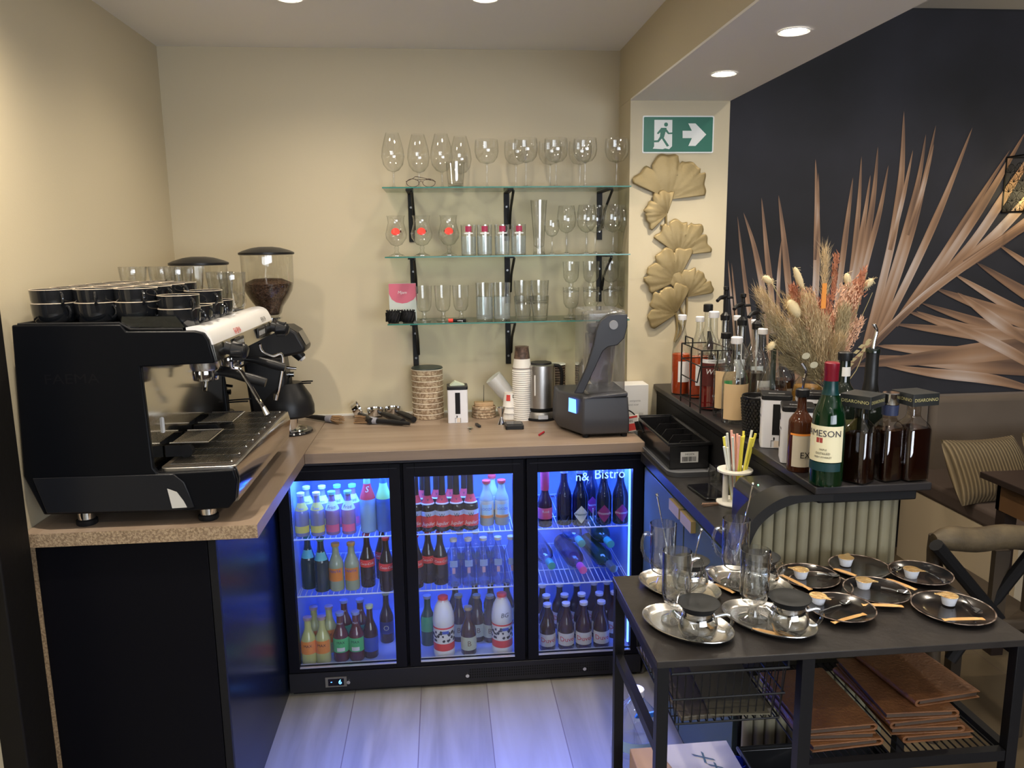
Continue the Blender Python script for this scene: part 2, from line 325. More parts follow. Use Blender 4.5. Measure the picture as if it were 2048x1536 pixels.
# cabinet below the coffee worktop
cb = thing('base_cabinet', 'tall black base cabinet under the left oak worktop', 'cabinet', (0, 0, 0))
LAM = M('black_laminate', (.004, .007, .016), .22, spec=.18)  # black laminate, bluish because the fridge light is put into its colour
MB().box(LEFT+.02, -.700, .0, -.020, BACK-.03, ZC-.038).build('carcass', LAM, cb)
MB().box(LEFT+.02, -.716, .0, -.042, -.7005, ZC-.040).build('end_panel', M('black_board', (.003, .003, .005), .5, spec=.12), cb, bev=.001)
MB().box(-.040, -.716, .0, -.0195, -.7005, ZC-.040).build('edge_strip', MATT, cb, bev=.001)
MB().box(LEFT+.005, -.712, .0, LEFT+.018, -.7005, ZC-.04).build('filler_strip', CHIP, cb, label='thin chipboard filler strip')
# ---- fridge
FX0, FX1, FY1, FZ1 = -.014, 1.314, .52, .885
PIT, G0, GW, GZ0, GZ1 = .445, .0283, .354, .1082, .8275
fr = thing('bar_fridge', 'black three door back bar fridge lit blue inside', 'fridge', (0, 0, 0))
FRB = M('fridge_black', (.004, .004, .007), .42, spec=.2)
LIN = M('fridge_liner_blue_lit', (.36, .48, .88), .35)  # white liner, blue of the light strips put into its colour
m = MB(); m.box(FX0, .03, .012, FX1, FY1, .085); m.box(FX0, .03, .86, FX1, FY1, FZ1); m.box(FX0, .03, .085, FX0+.028, FY1, .86); m.box(FX1-.028, .03, .085, FX1, FY1, .86); m.box(FX0, FY1-.03, .085, FX1, FY1, .86)
m.build('cabinet_shell', FRB, fr)
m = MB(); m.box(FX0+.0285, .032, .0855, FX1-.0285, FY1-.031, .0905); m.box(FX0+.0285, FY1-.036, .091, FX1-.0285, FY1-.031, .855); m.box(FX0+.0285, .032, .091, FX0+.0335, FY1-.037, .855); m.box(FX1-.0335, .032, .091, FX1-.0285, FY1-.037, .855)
m.build('inner_liner', LIN, fr, label='white inner lining with the blue strip light put into its colour')
MB().box(FX0, -.004, .012, FX1, .028, .1000-.012).box(FX0+.01, .01, 0, FX1-.01, .03, .012).build('plinth', M('plinth_black', (.014, .014, .018), .4, spec=.4), fr, bev=.002)
m = MB()
for i in range(64):
    for j in range(4):
        x = .655+i*.0088
        if x < 1.19 and abs(x-.7) > .0: m.box(x, -.0046, .030+j*.0105, x+.0048, -.0038, .0365+j*.0105)
m.build('vent_grille', M('vent_dark', (.002, .002, .002), .9), fr, label='rows of square vent holes')
MB().box(FX0, -.03+.006, .888, FX1, .05, .8965).build('top_rail', M('dark_alu', (.05, .05, .06), .3, .7), fr)
for k in range(3):
    x0 = G0+PIT*k-.040; x1 = G0+PIT*k+GW+.040; gx0 = G0+PIT*k; gx1 = gx0+GW
    d = MB(); z0, z1 = .0915, .880
    for b in ((x0, z0, gx0, z1), (gx1, z0, x1, z1), (gx0, GZ1, gx1, z1), (gx0, z0, gx1, GZ0)): d.box(b[0], -.004, b[1], b[2], .028, b[3])
    d.box(gx0-.002, .004, GZ0, gx0, .026, GZ1)
    do = d.build('fridge_door', FRB, fr, bev=.0015)
    MB().box(gx0+.0003, .008, GZ0+.0003, gx1-.0003, .012, GZ1-.0003).build('door_glass', thin('fridge_glass', (.93, .95, .97), .7), do)
    MB().box(gx0, -.0045, GZ0-.0005, gx1, .004, GZ0+.0035).box(gx0, .012, GZ0+.006, gx1, .014, GZ0+.009).build('sill_trim', M('alu_trim', (.7, .72, .78), .3, .8), do)
    MB().box(x0+.012, -.0052, .862, x1-.012, -.004, .8645).build('door_edge_line', M('dark_alu'), do)
wm = M('white_wire', (.75, .80, .88), .35)
for k in range(3):
    for z in (.592, .370):
        a = G0+PIT*k-.008; b = G0+PIT*k+GW+.008; w = MB()
        w.tube([(a, .05, z-.003), (b, .05, z-.003)], .0028, 6).tube([(a, .46, z-.003), (b, .46, z-.003)], .0028, 6).tube([(a, .19, z-.006), (b, .19, z-.006)], .002, 6)
        for i in range(18):
            x = a+.012+(b-a-.024)*i/17; w.tube([(x, .047, z-.002), (x, .462, z-.002)], .0016, 5)
        w.build('wire_shelf', wm, fr)
        MB().box(a, .044, z-.012, a+.003, .46, z-.006).box(b-.003, .044, z-.012, b, .46, z-.006).build('shelf_support', wm, fr)
for x, l in ((FX0+.034, 1), (FX1-.0345, 1)):
    s = MB(); s.box(x, .042, .10, x+.0015, .054, .85)
    for i in range(60): s.box(x-.0003, .058, .11+i*.0122, x+.0018, .062, .116+i*.0122)
    s.build('shelf_rail', wm, fr)
LED = M('blue_led', (.2, .4, 1), emit=(.05, .18, 1.0), es=9)
MB().box(FX0+.04, .034, .838, FX1-.04, .048, .8445).build('led_strip', LED, fr, label='blue light strip under the top')
MB().box(FX1-.046, .034, .12, FX1-.040, .042, .835).build('led_strip', M('blue_led_side', (.2, .4, 1), emit=(.08, .22, 1.0), es=3), fr)
lamp('AREA', (.65, .12, .835), 9.0, (.07, .20, 1.0), fr, 1.22, look=(.65, .16, 0), sy=.10)
fl = lamp('AREA', (.65, .045, .825), 14.5, (.085, .17, 1.0), fr, 1.22, look=(.65, -1.1, 0), sy=.03); fl.data.spread = math.radians(115)
# display, locks
t = MB().box(.118, -.0085, .030, .196, -.0042, .068).build('thermostat', M('display_bezel', (.16, .15, .14), .35), fr)
MB().box(.128, -.0092, .035, .186, -.0085, .063).build('display', M('display_dark', (.004, .004, .012), .15), t)
MB().text('6', .026, lambda x, y: (.172+x, -.0096, .049+y)).text('-', .02, lambda x, y: (.140+x, -.0096, .052+y)).build('digits', M('digits_blue', (.1, .3, 1), emit=(.05, .25, 1), es=6), t, label='glowing blue digit')
for px, py in ((697, 1364), (935, 1351), (1169, 1337)):
    q = yp(px, py, -.006); l = MB(); l.cyl((q.x, .0, q.z), (q.x, -.010, q.z), .008, .0068, 16); l.build('door_lock', CHROME, fr)
for k in (1, 2): MB().box(G0+PIT*k-.052, .0285, .0855, G0+PIT*k-.038, .036, .8595).build('mullion', FRB, fr)
for tl in (MB().text('Bistro', .052, lambda x, y: (1.188+x*.92, .0072, .807+y)), MB().text('n&', .046, lambda x, y: (1.085+x, .0072, .800+y))): tl.build('sign_reflection', M('reflection_blue', (.25, .42, .85), .4, emit=(.16, .32, .9), es=1.3), fr, label='pale blue reflection of a lit sign, built as lettering on the right glass door')  # reflection of a lit sign, drawn as glowing letters on the glass
# ------------------------------------------------------------------ bottle builder
def bprof(R, H, rn, z0, z1, base=.004):
    """body radius R up to z0, shoulder to neck radius rn at z1, neck to H"""
    p = [(R*.6, 0), (R*.93, 0), (R, base), (R, z0)]
    for i in range(1, 8):
        t = i/8; s = t*t*(3-2*t); p.append((R+(rn-R)*s, z0+(z1-z0)*t))
    return p+[(rn, z1), (rn*.93, H-.012), (rn*1.12, H-.011), (rn*1.12, H-.004), (rn, H)]
def prad(prof, z):
    for (r0, a), (r1, b) in zip(prof, prof[1:]):
        if a <= z <= b and b > a: return r0+(r1-r0)*(z-a)/(b-a)
    return prof[-1][0]
def bottle(name, label, cat, loc, prof, mat, capm=None, capr=None, caph=.012, bands=(), texts=(), liquid=None, group=None, rz=0, n=2, seg=24, capz=0):
    """bands: (z0,z1,mat,halfangle deg,partname); texts: (string,size,z,mat,shear[,dx])"""
    t = thing(name, label, cat, loc, rz, group)
    MB().lathe(prof, seg, n=n).build('glass_body', mat, t)
    H = prof[-1][1]
    if liquid:
        m, zl = liquid; q = [(max(r-.0018, .001), z+(.003 if z == 0 else 0)) for r, z in prof if z < zl]; q.append((max(prad(prof, zl)-.0018, .001), zl)); MB().lathe(q, seg, n=n).build('liquid', m, t)
    if capm:
        r = capr or prof[-1][0]*1.25; MB().lathe([(r*.96, H-caph*.75+capz), (r, H-caph*.6+capz), (r, H+caph*.15+capz), (r*.8, H+caph*.25+capz)], 20).build('cap', capm, t)
    for bi, b in enumerate(bands):
        z0, z1, bm_, ha = b[:4]; nm = b[4] if len(b) > 4 else 'label_band'; w = math.radians(ha); k = 5
        pr_ = [(prad(prof, z0+(z1-z0)*i/k)+.0006+.0002*bi, z0+(z1-z0)*i/k) for i in range(k+1)]
        if ha >= 180: mb = MB().lathe(pr_, seg, n=n, cap=False)
        else: mb = MB().lathe(pr_, max(8, int(ha/7)), a0=-PI/2-w, a1=-PI/2+w, n=n, cap=False)
        mb.build(nm, bm_, t, fixn=False)
    for x in texts:
        st, sz, z, tm, sh = x[:5]; dx = x[5] if len(x) > 5 else 0; mb = MB()
        def fn(a, b, z=z, dx=dx):
            R = prad(prof, z+b)+.0017; an = (a+dx)/R; return (R*math.sin(an), -R*math.cos(an), z+b)
        mb.text(st, sz, fn, sh).build('lettering', tm, t, fixn=False)
    return t
def G(name, col, rough=.06, tr=.75): return M(name, col, rough, trans=tr, ior=1.35)
DARKB = M('dark_beer_glass', (.020, .010, .008), .07, coat=.4); BROWNB = M('brown_bottle', (.055, .022, .012), .08, coat=.4); COLA = M('cola', (.018, .006, .005), .06, coat=.4)
GOLDC = M('gold_cap', (.70, .55, .25), .35, .7); WCAP = M('white_cap', (.8, .8, .82), .4); REDC = M('red_cap', (.75, .05, .05), .4); PINKC = M('pink_foil', (.85, .08, .16), .4)
YEL = M('label_yellow', (.85, .75, .15), .5); LW = M('label_white', (.80, .80, .80), .5); LR = M('label_red', (.78, .05, .05), .5); LB = M('label_blue', (.05, .10, .55), .5); LG = M('label_green', (.10, .55, .18), .5)
LO = M('label_orange', (.90, .30, .05), .5); LP = M('label_pink', (.85, .15, .28), .5); LK = M('label_black', (.015, .015, .03), .5); LV = M('label_purple', (.30, .03, .16), .5); LGR = M('label_grey_green', (.55, .62, .50), .5)
ORD = ['leftmost', 'second', 'third', 'fourth', 'fifth', 'sixth']
DOORN = ['left', 'middle', 'right']; SHN = {592: 'top shelf', 370: 'middle shelf', 92: 'floor'}
def row(proto, items, z, door, what, cat, grp):
    """items: (px, y, rowname); first one moves the prototype, the rest are copies"""
    zz = {592: .5925, 370: .3705, 92: .0907}[z]
    for i, (px, y, rw) in enumerate(items):
        pt = pr_px(px, y, zz); k = sum(1 for q in items[:i] if q[2] == rw)
        lab = '%s, %s %s row, %s fridge %s' % (what, (ORD[k]+' in') if sum(1 for q in items if q[2] == rw) > 1 else 'in', rw, DOORN[door], SHN[z])
        o = proto if i == 0 else dup(proto, (0, 0, 0))
        o.location = (pt, y, zz); o.rotation_euler = (0, 0, random.uniform(-.12, .12)); o['label'] = lab; o['category'] = cat; o['group'] = grp
def pr_px(px, y, z):
    """x such that (x,y,z) projects to pixel column px"""
    lo, hi = -1.0, 3.0
    for _ in range(40):
        mid = (lo+hi)/2; d = Vector((mid, y, z))-CAM; u = 1024+FPX*d.dot(RT)/d.dot(FW)
        if u < px: lo = mid
        else: hi = mid
    return (lo+hi)/2
SODA = bprof(.0264, .160, .0115, .085, .135)
TON = bottle('tonic_bottle', '', '', (0, 0, 0), SODA, M('lemon_soda', (.30, .30, .42), .12, coat=.3), WCAP, bands=[(.098, .126, YEL, 180, 'neck_label'), (.014, .040, YEL, 75)], texts=[('Tonic', .012, .106, LB, 0)])
row(TON, [(606, .095, 'front'), (637, .095, 'front'), (617, .175, 'back'), (648, .175, 'back')], 592, 0, 'Small soda bottle with yellow labels', 'bottle', 'yellow labelled soda bottles')
FRI = bottle('fruit_milk_bottle', '', '', (0, 0, 0), SODA, M('pink_milk', (.36, .22, .40), .15, coat=.3), M('mint_cap', (.25, .75, .62), .4), bands=[(.094, .126, M('label_mint', (.70, .85, .70), .5), 180, 'neck_label'), (.012, .040, LP, 60)], texts=[('Fristi', .017, .106, LK, .2)])
row(FRI, [(667, .10, 'front'), (699, .10, 'front'), (678, .18, 'back'), (708, .18, 'back')], 592, 0, 'Pink drink bottle with mint cap', 'bottle', 'pink fruit milk bottles')
t = bottle('soft_drink_bottle', 'tall clear bottle with pointed red neck label, top shelf of left fridge', 'bottle', (pr_px(738, .11, .5925), .11, .5925), bprof(.030, .226, .013, .115, .185), M('milky_water', (.30, .52, .75), .12), M('cap_pink', (.8, .2, .25), .4), texts=[('S', .03, .165, LW, .2)])
MB().lathe([(prad(bprof(.030, .226, .013, .115, .185), z)+.0007, z) for z in (.128, .14, .155, .17, .185)], 20, cap=False).build('neck_label', LR, t, fixn=False)
t = bottle('soft_drink_bottle', 'tall clear bottle with pointed lime green neck label, top shelf of left fridge', 'bottle', (pr_px(770, .11, .5925), .11, .5925), bprof(.030, .226, .013, .115, .185), M('blue_water', (.12, .30, .60), .08, trans=.4), WCAP)
MB().lathe([(prad(bprof(.030, .226, .013, .115, .185), z)+.0007, z) for z in (.128, .14, .155, .17, .185)], 20, cap=False).build('neck_label', M('label_lime', (.45, .85, .20), .5), t, fixn=False)
TEA = bprof(.0295, .205, .0120, .095, .175)
A = bottle('water_bottle', '', '', (0, 0, 0), TEA, M('teal_glass', (.010, .035, .05), .07, coat=.4), M('teal_cap', (.05, .3, .3), .4), bands=[(.122, .152, M('label_cyan', (.15, .60, .65), .5), 70, 'neck_label')])
row(A, [(620, .13, 'front'), (646, .10, 'front')], 370, 0, 'Dark bottle with cyan neck label', 'bottle', 'dark water bottles')
FAN = bottle('orangeade_bottle', '', '', (0, 0, 0), bprof(.0280, .180, .0125, .095, .150), M('orangeade', (.42, .48, .30), .15, coat=.2), M('cap_orange', (.7, .4, .1), .4), bands=[(.040, .090, LO, 62)], texts=[('FANTA', .0145, .079, LB, .15)])
row(FAN, [(675, .10, 'front'), (706, .10, 'front')], 370, 0, 'Pale orangeade bottle with orange label', 'bottle', 'orangeade bottles')
CK = bottle('cola_bottle', '', '', (0, 0, 0), bprof(.0285, .205, .0115, .095, .175), COLA, REDC, bands=[(.082, .110, LR, 180)], texts=[('Coca-Cola', .013, .096, LW, .3)])
row(CK, [(737, .12, 'front'), (775, .075, 'front'), (767, .19, 'back')], 370, 0, 'Cola bottle with red band', 'bottle', 'cola bottles behind the left door')
C2 = dup(CK, (0, 0, 0)); row(C2, [(833, .09, 'front'), (858, .13, 'front'), (882, .11, 'front')], 370, 1, 'Cola bottle with red band', 'bottle', 'cola bottles behind the middle door')
JU = bprof(.0290, .182, .0130, .085, .145)
A = bottle('juice_bottle', '', '', (0, 0, 0), JU, M('orange_juice', (.62, .62, .22), .15, coat=.2), M('cap_rose', (.7, .5, .5), .3, .5), bands=[(.045, .095, LO, 70)], texts=[('MAX', .015, .078, LK, 0)])
row(A, [(620, .075, 'front'), (648, .075, 'front'), (632, .16, 'back'), (662, .16, 'back')], 92, 0, 'Orange juice bottle with orange label', 'bottle', 'juice bottles')
A = bottle('iced_tea_bottle', '', '', (0, 0, 0), bprof(.0295, .190, .0130, .090, .150), M('apple_drink', (.14, .035, .025), .1, coat=.3), M('cap_blue', (.3, .4, .85), .35), bands=[(.040, .095, LG, 72)], texts=[('MAX', .015, .080, LK, 0), ('MAX', .010, .150, LW, 0)])
MB().lathe([(.0306, .045), (.0306, .06)], 8, a0=-PI/2-.5, a1=-PI/2+.5, cap=False).build('label_fruit', LW, A, fixn=False)
row(A, [(684, .085, 'front'), (715, .085, 'front'), (692, .19, 'back'), (724, .19, 'back')], 92, 0, 'Red brown juice bottle with green label', 'bottle', 'green labelled juice bottles')
A = bottle('beer_bottle', 'dark brown bottle with blue label and pale cap on the left fridge floor', 'bottle', (pr_px(743, .10, .09), .10, .0907), bprof(.0285, .205, .0120, .095, .16), BROWNB, M('cap_lime', (.75, .85, .45), .35), bands=[(.028, .085, LB, 75)])
A = bottle('beer_bottle', 'dim dark bottle with navy label furthest right on the left fridge floor', 'bottle', (pr_px(775, .21, .09), .21, .0907), bprof(.0285, .205, .0120, .095, .16), BROWNB, M('cap_lime'), bands=[(.040, .09, M('label_navy', (.03, .05, .25), .5), 65)], texts=[('O', .03, .065, LGR, 0)])
A = bottle('pilsner_bottle', '', '', (0, 0, 0), bprof(.0290, .226, .0130, .088, .142), DARKB, M('cap_steel', (.7, .7, .7), .3, .6), bands=[(.018, .080, LR, 80), (.110, .137, LR, 75, 'neck_label'), (.105, .110, LW, 75, 'neck_edge'), (.062, .080, M('label_sky', (.5, .6, .8), .5), 80, 'label_top')], texts=[('Jupiler', .020, .032, LW, .3), ('W', .020, .063, LK, 0), ('v', .018, .124, LK, 0)])
row(A, [(833, .10, 'front'), (857, .09, 'front'), (886, .09, 'front'), (914, .09, 'front'), (942, .09, 'front'), (848, .16, 'back'), (875, .16, 'back'), (903, .16, 'back'), (930, .16, 'back')], 592, 1, 'Brown beer bottle with red labels', 'bottle', 'red labelled pilsner bottles')
A = bottle('lemonade_bottle', '', '', (0, 0, 0), bprof(.0275, .172, .0130, .095, .148), M('cloudy_lemon', (.42, .45, .33), .18), REDC, bands=[(.032, .098, M('label_cream', (.8, .75, .45), .5), 70), (.045, .085, M('label_pale_blue', (.45, .75, .8), .5), 42, 'label_oval'), (.032, .042, LO, 60, 'label_stripe')], texts=[('LOOZA', .0135, .067, LB, 0)])
row(A, [(974, .125, 'front'), (1004, .125, 'front'), (985, .19, 'back')], 592, 1, 'Cloudy lemonade bottle with red cap', 'bottle', 'lemonade bottles')
WATG = thin('water_bottle_glass', (.72, .80, .86), 1.4)
A = bottle('mineral_water_bottle', '', '', (0, 0, 0), bprof(.0272, .183, .0115, .120, .160), WATG, WCAP, liquid=(thin('water', (.72, .82, .92), .6), .08), bands=[(.080, .106, M('label_water_blue', (.28, .40, .85), .5), 32, 'round_label'), (.055, .078, M('label_water_red', (.55, .35, .55), .5), 12, 'label_tail')])
row(A, [(909, .085, 'front'), (938, .085, 'front'), (968, .085, 'front'), (997, .085, 'front'), (1023, .085, 'front'), (922, .16, 'back'), (953, .16, 'back'), (982, .16, 'back')], 370, 1, 'Clear mineral water bottle with blue label', 'bottle', 'mineral water bottles')
# milk bottles
MP = [(.026, 0), (.037, .001), (.0405, .008), (.041, .028), (.0395, .032), (.0395, .128), (.0412, .134), (.0412, .150), (.0385, .174), (.0325, .198), (.0245, .214), (.0195, .222), (.0195, .229)]
MLK = bottle('milk_bottle', '', '', (0, 0, 0), MP, M('milk_white', (.78, .80, .84), .3), REDC, .0195, .026, bands=[(.033, .127, LW, 180), (.033, .062, LR, 180, 'red_band'), (.121, .1275, LR, 180, 'red_line')], capz=.006)
m = MB(); rs = random.Random(4)
for i in range(26):
    a = rs.uniform(-1.5, 1.5); z = rs.uniform(.070, .113); r0 = rs.uniform(.005, .0085); n = 9; pts = []
    for k in range(n): rr = r0*rs.uniform(.6, 1.1); pts.append((a+rr*math.cos(2*PI*k/n)/.039, z+rr*math.sin(2*PI*k/n)))
    m.add([(.0411*math.sin(p), -.0411*math.cos(p), q) for p, q in pts+[(a, z)]], [(k, (k+1) % n, n) for k in range(n)])
m.build('cow_spots', LK, MLK, fixn=False); MB().lathe([(.0416, .103), (.0416, .115)], 8, a0=-1.7, a1=-1.1, cap=False).build('brand_patch', LB, MLK, fixn=False)
row(MLK, [(889, .075, 'front'), (1005, .075, 'front')], 92, 1, 'White milk bottle with red cap and cow spots', 'bottle', 'milk bottles')
MB().text('BG', .024, lambda x, y: (.0415*math.sin((x+.004)/.0415), -(prad(MP, .165+y)+.0012)*math.cos((x+.004)/.0415), .165+y), .2).build('handwriting', LK, sorted((o for o in bpy.data.objects if o.name.startswith('milk_bottle')), key=lambda o: o.location.x)[-1], fixn=False)
A = bottle('beer_bottle', '', '', (0, 0, 0), bprof(.0300, .187, .0130, .088, .15), BROWNB, GOLDC, bands=[(.022, .075, LGR, 82)], texts=[('B', .03, .05, M('label_brown', (.2, .12, .08), .5), 0)])
row(A, [(938, .08, 'front'), (919, .19, 'middle'), (955, .18, 'middle'), (981, .17, 'middle'), (912, .30, 'back'), (951, .30, 'back'), (982, .30, 'back'), (1014, .30, 'back')], 92, 1, 'Short brown beer bottle with gold cap', 'bottle', 'gold capped beer bottles')
A = bottle('green_beer_bottle', 'dim green bottle with a green label at the left of the middle fridge floor', 'bottle', (pr_px(857, .17, .09), .17, .0907), bprof(.029, .2, .013, .1, .16), M('green_bottle', (.03, .10, .05), .1), M('cap_steel'), bands=[(.06, .12, LG, 60)])
# right door
A = bottle('trappist_bottle', '', '', (0, 0, 0), bprof(.0305, .215, .0135, .100, .175), M('trappist_glass', (.010, .012, .028), .06, coat=.5), M('foil_silver', (.55, .6, .9), .3, .5), .0155, .02)
def diamond(t, mat, txt, tm, prof, zc=.046, s=.031):
    m = MB(); R = .0311
    def W(a, b): an = a/R; return ((R)*math.sin(an), -(R)*math.cos(an), zc+b)
    n = 6; P = [(s, 0), (0, s*1.12), (-s, 0), (0, -s*1.12)]; vs = [W(0, 0)]; ring = []
    for j in range(1, n+1):
        for q in range(4):
            a, b = P[q], P[(q+1) % 4]
            for k in range(j): ring.append((j, a[0]*(1-k/j)*j/n+b[0]*(k/j)*j/n, a[1]*(1-k/j)*j/n+b[1]*(k/j)*j/n))
    # strips of constant height keep the diamond flat on the bottle
    vs = []; fs = []; N = 14
    for j in range(N+1):
        b = -s*1.12+2*s*1.12*j/N; w = s*(1-abs(b)/(s*1.12))
        for k in range(9): vs.append(W(w*(k/4-1), b))
    for j in range(N):
        for k in range(8): q = j*9+k; fs.append((q, q+1, q+10, q+9))
    m.add(vs, fs); m.build('diamond_label', mat, t, fixn=False)
    R2 = R+.0006; MB().text(txt, .0135, lambda x, y: (R2*math.sin(x/R2), -R2*math.cos(x/R2), zc+y), .15).build('lettering', tm, t, fixn=False)
B = dup(A, (0, 0, 0)); A.location = (pr_px(1128, .10, .5925), .10, .5925); tag(A, 'dark unlabelled beer bottle beside the pink capped one, right fridge top shelf', 'bottle')
B2 = dup(B, (0, 0, 0)); diamond(B, M('label_ice', (.72, .78, .76), .5), 'Westmalle', M('ink_green', (.02, .12, .12), .5), None); B.location = (pr_px(1160, .085, .5925), .085, .5925); tag(B, 'dark beer bottle with a pale diamond label in the right fridge', 'bottle')
diamond(B2, LV, 'Westmalle', LW, None); row(B2, [(1207, .085, 'front'), (1240, .085, 'front'), (1181, .19, 'back')], 592, 2, 'Dark beer bottle with purple diamond label', 'bottle', 'purple diamond labelled bottles')
MB().box(-.003, 0, 0, 0, .004, .05).build('divider_wire', wm, None, loc=(pr_px(1187, .10, .60), .10, .595)); tag(bpy.data.objects['divider_wire'], 'short upright white wire divider between beer bottles in right fridge', 'divider')
t = bottle('rose_beer_bottle', 'dark bottle with a pink foil cap and pink label, right fridge top shelf', 'bottle', (pr_px(1090, .085, .5925), .085, .5925), bprof(.0275, .205, .0135, .085, .14), M('rose_glass', (.03, .012, .03), .08), bands=[(.032, .075, LP, 80)], texts=[('Rosé', .014, .062, LW, 0)])
MB().lathe([(.0155, .140), (.0165, .15), (.017, .215), (.0165, .222), (.001, .223)], 14).build('foil', PINKC, t)
A = bottle('strong_beer_bottle', '', '', (0, 0, 0), bprof(.0315, .185, .0130, .085, .150), BROWNB, M('cap_lilac', (.7, .72, .9), .35), bands=[(.022, .072, LW, 82)], texts=[('Duvel', .0270, .048, M('ink_red', (.65, .03, .06), .5), -.15)])
row(A, [(1095, .075, 'front'), (1132, .075, 'front'), (1167, .075, 'front'), (1202, .075, 'front'), (1093, .15, 'middle'), (1129, .15, 'middle'), (1163, .15, 'middle'), (1198, .15, 'middle'), (1228, .15, 'middle'),
        (1085, .25, 'back'), (1119, .25, 'back'), (1153, .25, 'back'), (1187, .25, 'back'), (1213, .25, 'back')], 92, 2, 'Stubby brown beer bottle with white label', 'bottle', 'white labelled strong beers')
# lying wine bottles
def lying(px, py, y, z, mat, capm, label, tilt=0, yaw=.12, caplen=.045):
    q = Vector((pr_px(px, y, z), y, z)); t = thing('wine_bottle', label, 'bottle', q, 0, 'wine bottles lying in the right fridge'); t.rotation_euler = (PI/2+tilt, 0, yaw)
    pf = [(.03, -.30), (.037, -.295), (.037, -.115), (.030, -.09), (.0145, -.07), (.0135, 0)]
    MB().lathe(pf, 20).build('glass_body', mat, t); MB().lathe([(.0142, -caplen), (.0155, -caplen+.002), (.0155, .004), (.012, .005)], 18).build('foil', capm, t)
TEAL = M('teal_foil', (.10, .50, .36), .35); GRN = M('wine_green', (.02, .05, .03), .08, coat=.3)
CLRG = thin('clear_wine_glass', (.6, .65, .8), 1.5)
lying(1103, 1103, .12, .412, CLRG, TEAL, 'wine bottle lying with a teal foil neck, far left of lying bottles')
lying(1163, 1082, .15, .487, CLRG, TEAL, 'wine bottle lying with a teal foil neck, above the pink foil one')
lying(1166, 1127, .075, .408, M('rose_wine', (.14, .05, .10), .1, trans=.4), M('pink_cap', (.80, .10, .50), .35), 'wine bottle lying with a pink foil neck')
lying(1221, 1077, .12, .490, GRN, TEAL, 'wine bottle lying with a teal foil neck, rightmost and uppermost')
lying(1227, 1125, .07, .410, GRN, M('foil_grey', (.35, .42, .38), .3, .6), 'wine bottle lying with a silver grey cap at right', 0, .16, .05)
# ================================================================== espresso machine
def wb(mb, name, mats, root, **k):
    """mesh written in world coordinates, parented to root"""
    return mb.build(name, mats, root, loc=-Vector(root.location), **k)
def sub(mb, name, mats, par, **k): return mb.build(name, mats, par, **k)
Y0, Y1 = -.700, .0
EM = thing('espresso_machine', 'large black two group espresso machine with white front strip on the oak worktop', 'coffee machine', (-.2, -.35, ZC))
GLB = M('gloss_black_panel', (.003, .0035, .005), .38, spec=.15)
side = [(-.462, 1.463), (-.205, 1.460), (-.193, 1.442), (-.03, 1.440), (-.008, 1.434), (.003, 1.415), (.014, 1.357), (-.168, 1.352), (-.160, 1.090), (-.150, 1.074), (.040, 1.078), (.046, 1.05), (.038, .995), (.02, .974), (-.10, .970), (-.440, .976), (-.478, 1.08)]
for a, b in ((Y0-.014, Y0+.004), (Y1-.004, Y1+.014)): wb(MB().prism(side, 'y', a, b), 'side_panel', GLB, EM, bev=.004)
wb(MB().prism([(-.455, 1.075), (-.11, 1.073), (-.085, 1.05), (-.075, 1.02), (-.065, .982), (-.10, .976), (-.43, .981)], 'y', Y0-.018, Y0-.014), 'lower_trim', M('dark_grey_panel', (.010, .011, .014), .30, spec=.35), EM, bev=.003)
wb(MB().prism([(-.128, 1.035), (-.105, 1.025), (-.09, 1.0), (-.083, .983), (-.12, .982)], 'y', Y0-.0195, Y0-.018), 'logo_plate', M('pale_plate', (.55, .54, .50), .4), EM, label='pale plate on the lower side')
wb(MB().text('FAEMA', .036, lambda x, y: (-.335+x*1.2, Y0-.0145, 1.325+y)), 'side_lettering', M('embossed_black', (.0055, .0055, .007), .34, spec=.2), EM)
wb(MB().box(-.45, Y0+.004, .985, -.172, Y1-.004, 1.430), 'body_casing', GLB, EM)
wb(MB().box(-.1718, Y0+.004, 1.08, -.168, Y1-.004, 1.352), 'backsplash', M('mirror_steel', (.55, .52, .46), .10, 1), EM)
wb(MB().prism([(-.168, 1.358), (-.168, 1.430), (-.04, 1.430), (-.012, 1.36)], 'y', Y0+.004, Y1-.004), 'head_housing', BLKP, EM)
m = MB(); P = smooth([Vector((-.055, 0, 1.447)), Vector((-.03, 0, 1.449)), Vector((-.008, 0, 1.440)), Vector((.004, 0, 1.420)), Vector((.010, 0, 1.402))], 4)
m.prism([(p.x, p.z) for p in P]+[(.002, 1.402), (-.03, 1.432), (-.055, 1.435)], 'y', Y0+.004, Y1-.004); wb(m, 'front_cover', M('machine_white', (.82, .81, .80), .22, coat=.4), EM, label='white curved front strip')
wb(MB().prism([(.009, 1.4015), (.0155, 1.358), (-.012, 1.356), (-.02, 1.40)], 'y', Y0+.004, Y1-.004), 'steel_fascia', M('fascia_steel', (.60, .57, .50), .18, 1), EM)
def onfront(yc, zc): return lambda x, y: (.0105+(1.41-(zc+y))*.28 if zc+y < 1.412 else .0102-(zc+y-1.412)*.55, yc+x, zc+y)
wb(MB().text('FAEMA', .023, onfront(-.45, 1.413)), 'front_lettering', M('ink_red2', (.5, .05, .04), .5), EM, label='red FAEMA lettering')
wb(MB().text('E98 UP', .020, onfront(-.12, 1.415)), 'model_lettering', M('ink_dark', (.03, .03, .03), .5), EM)
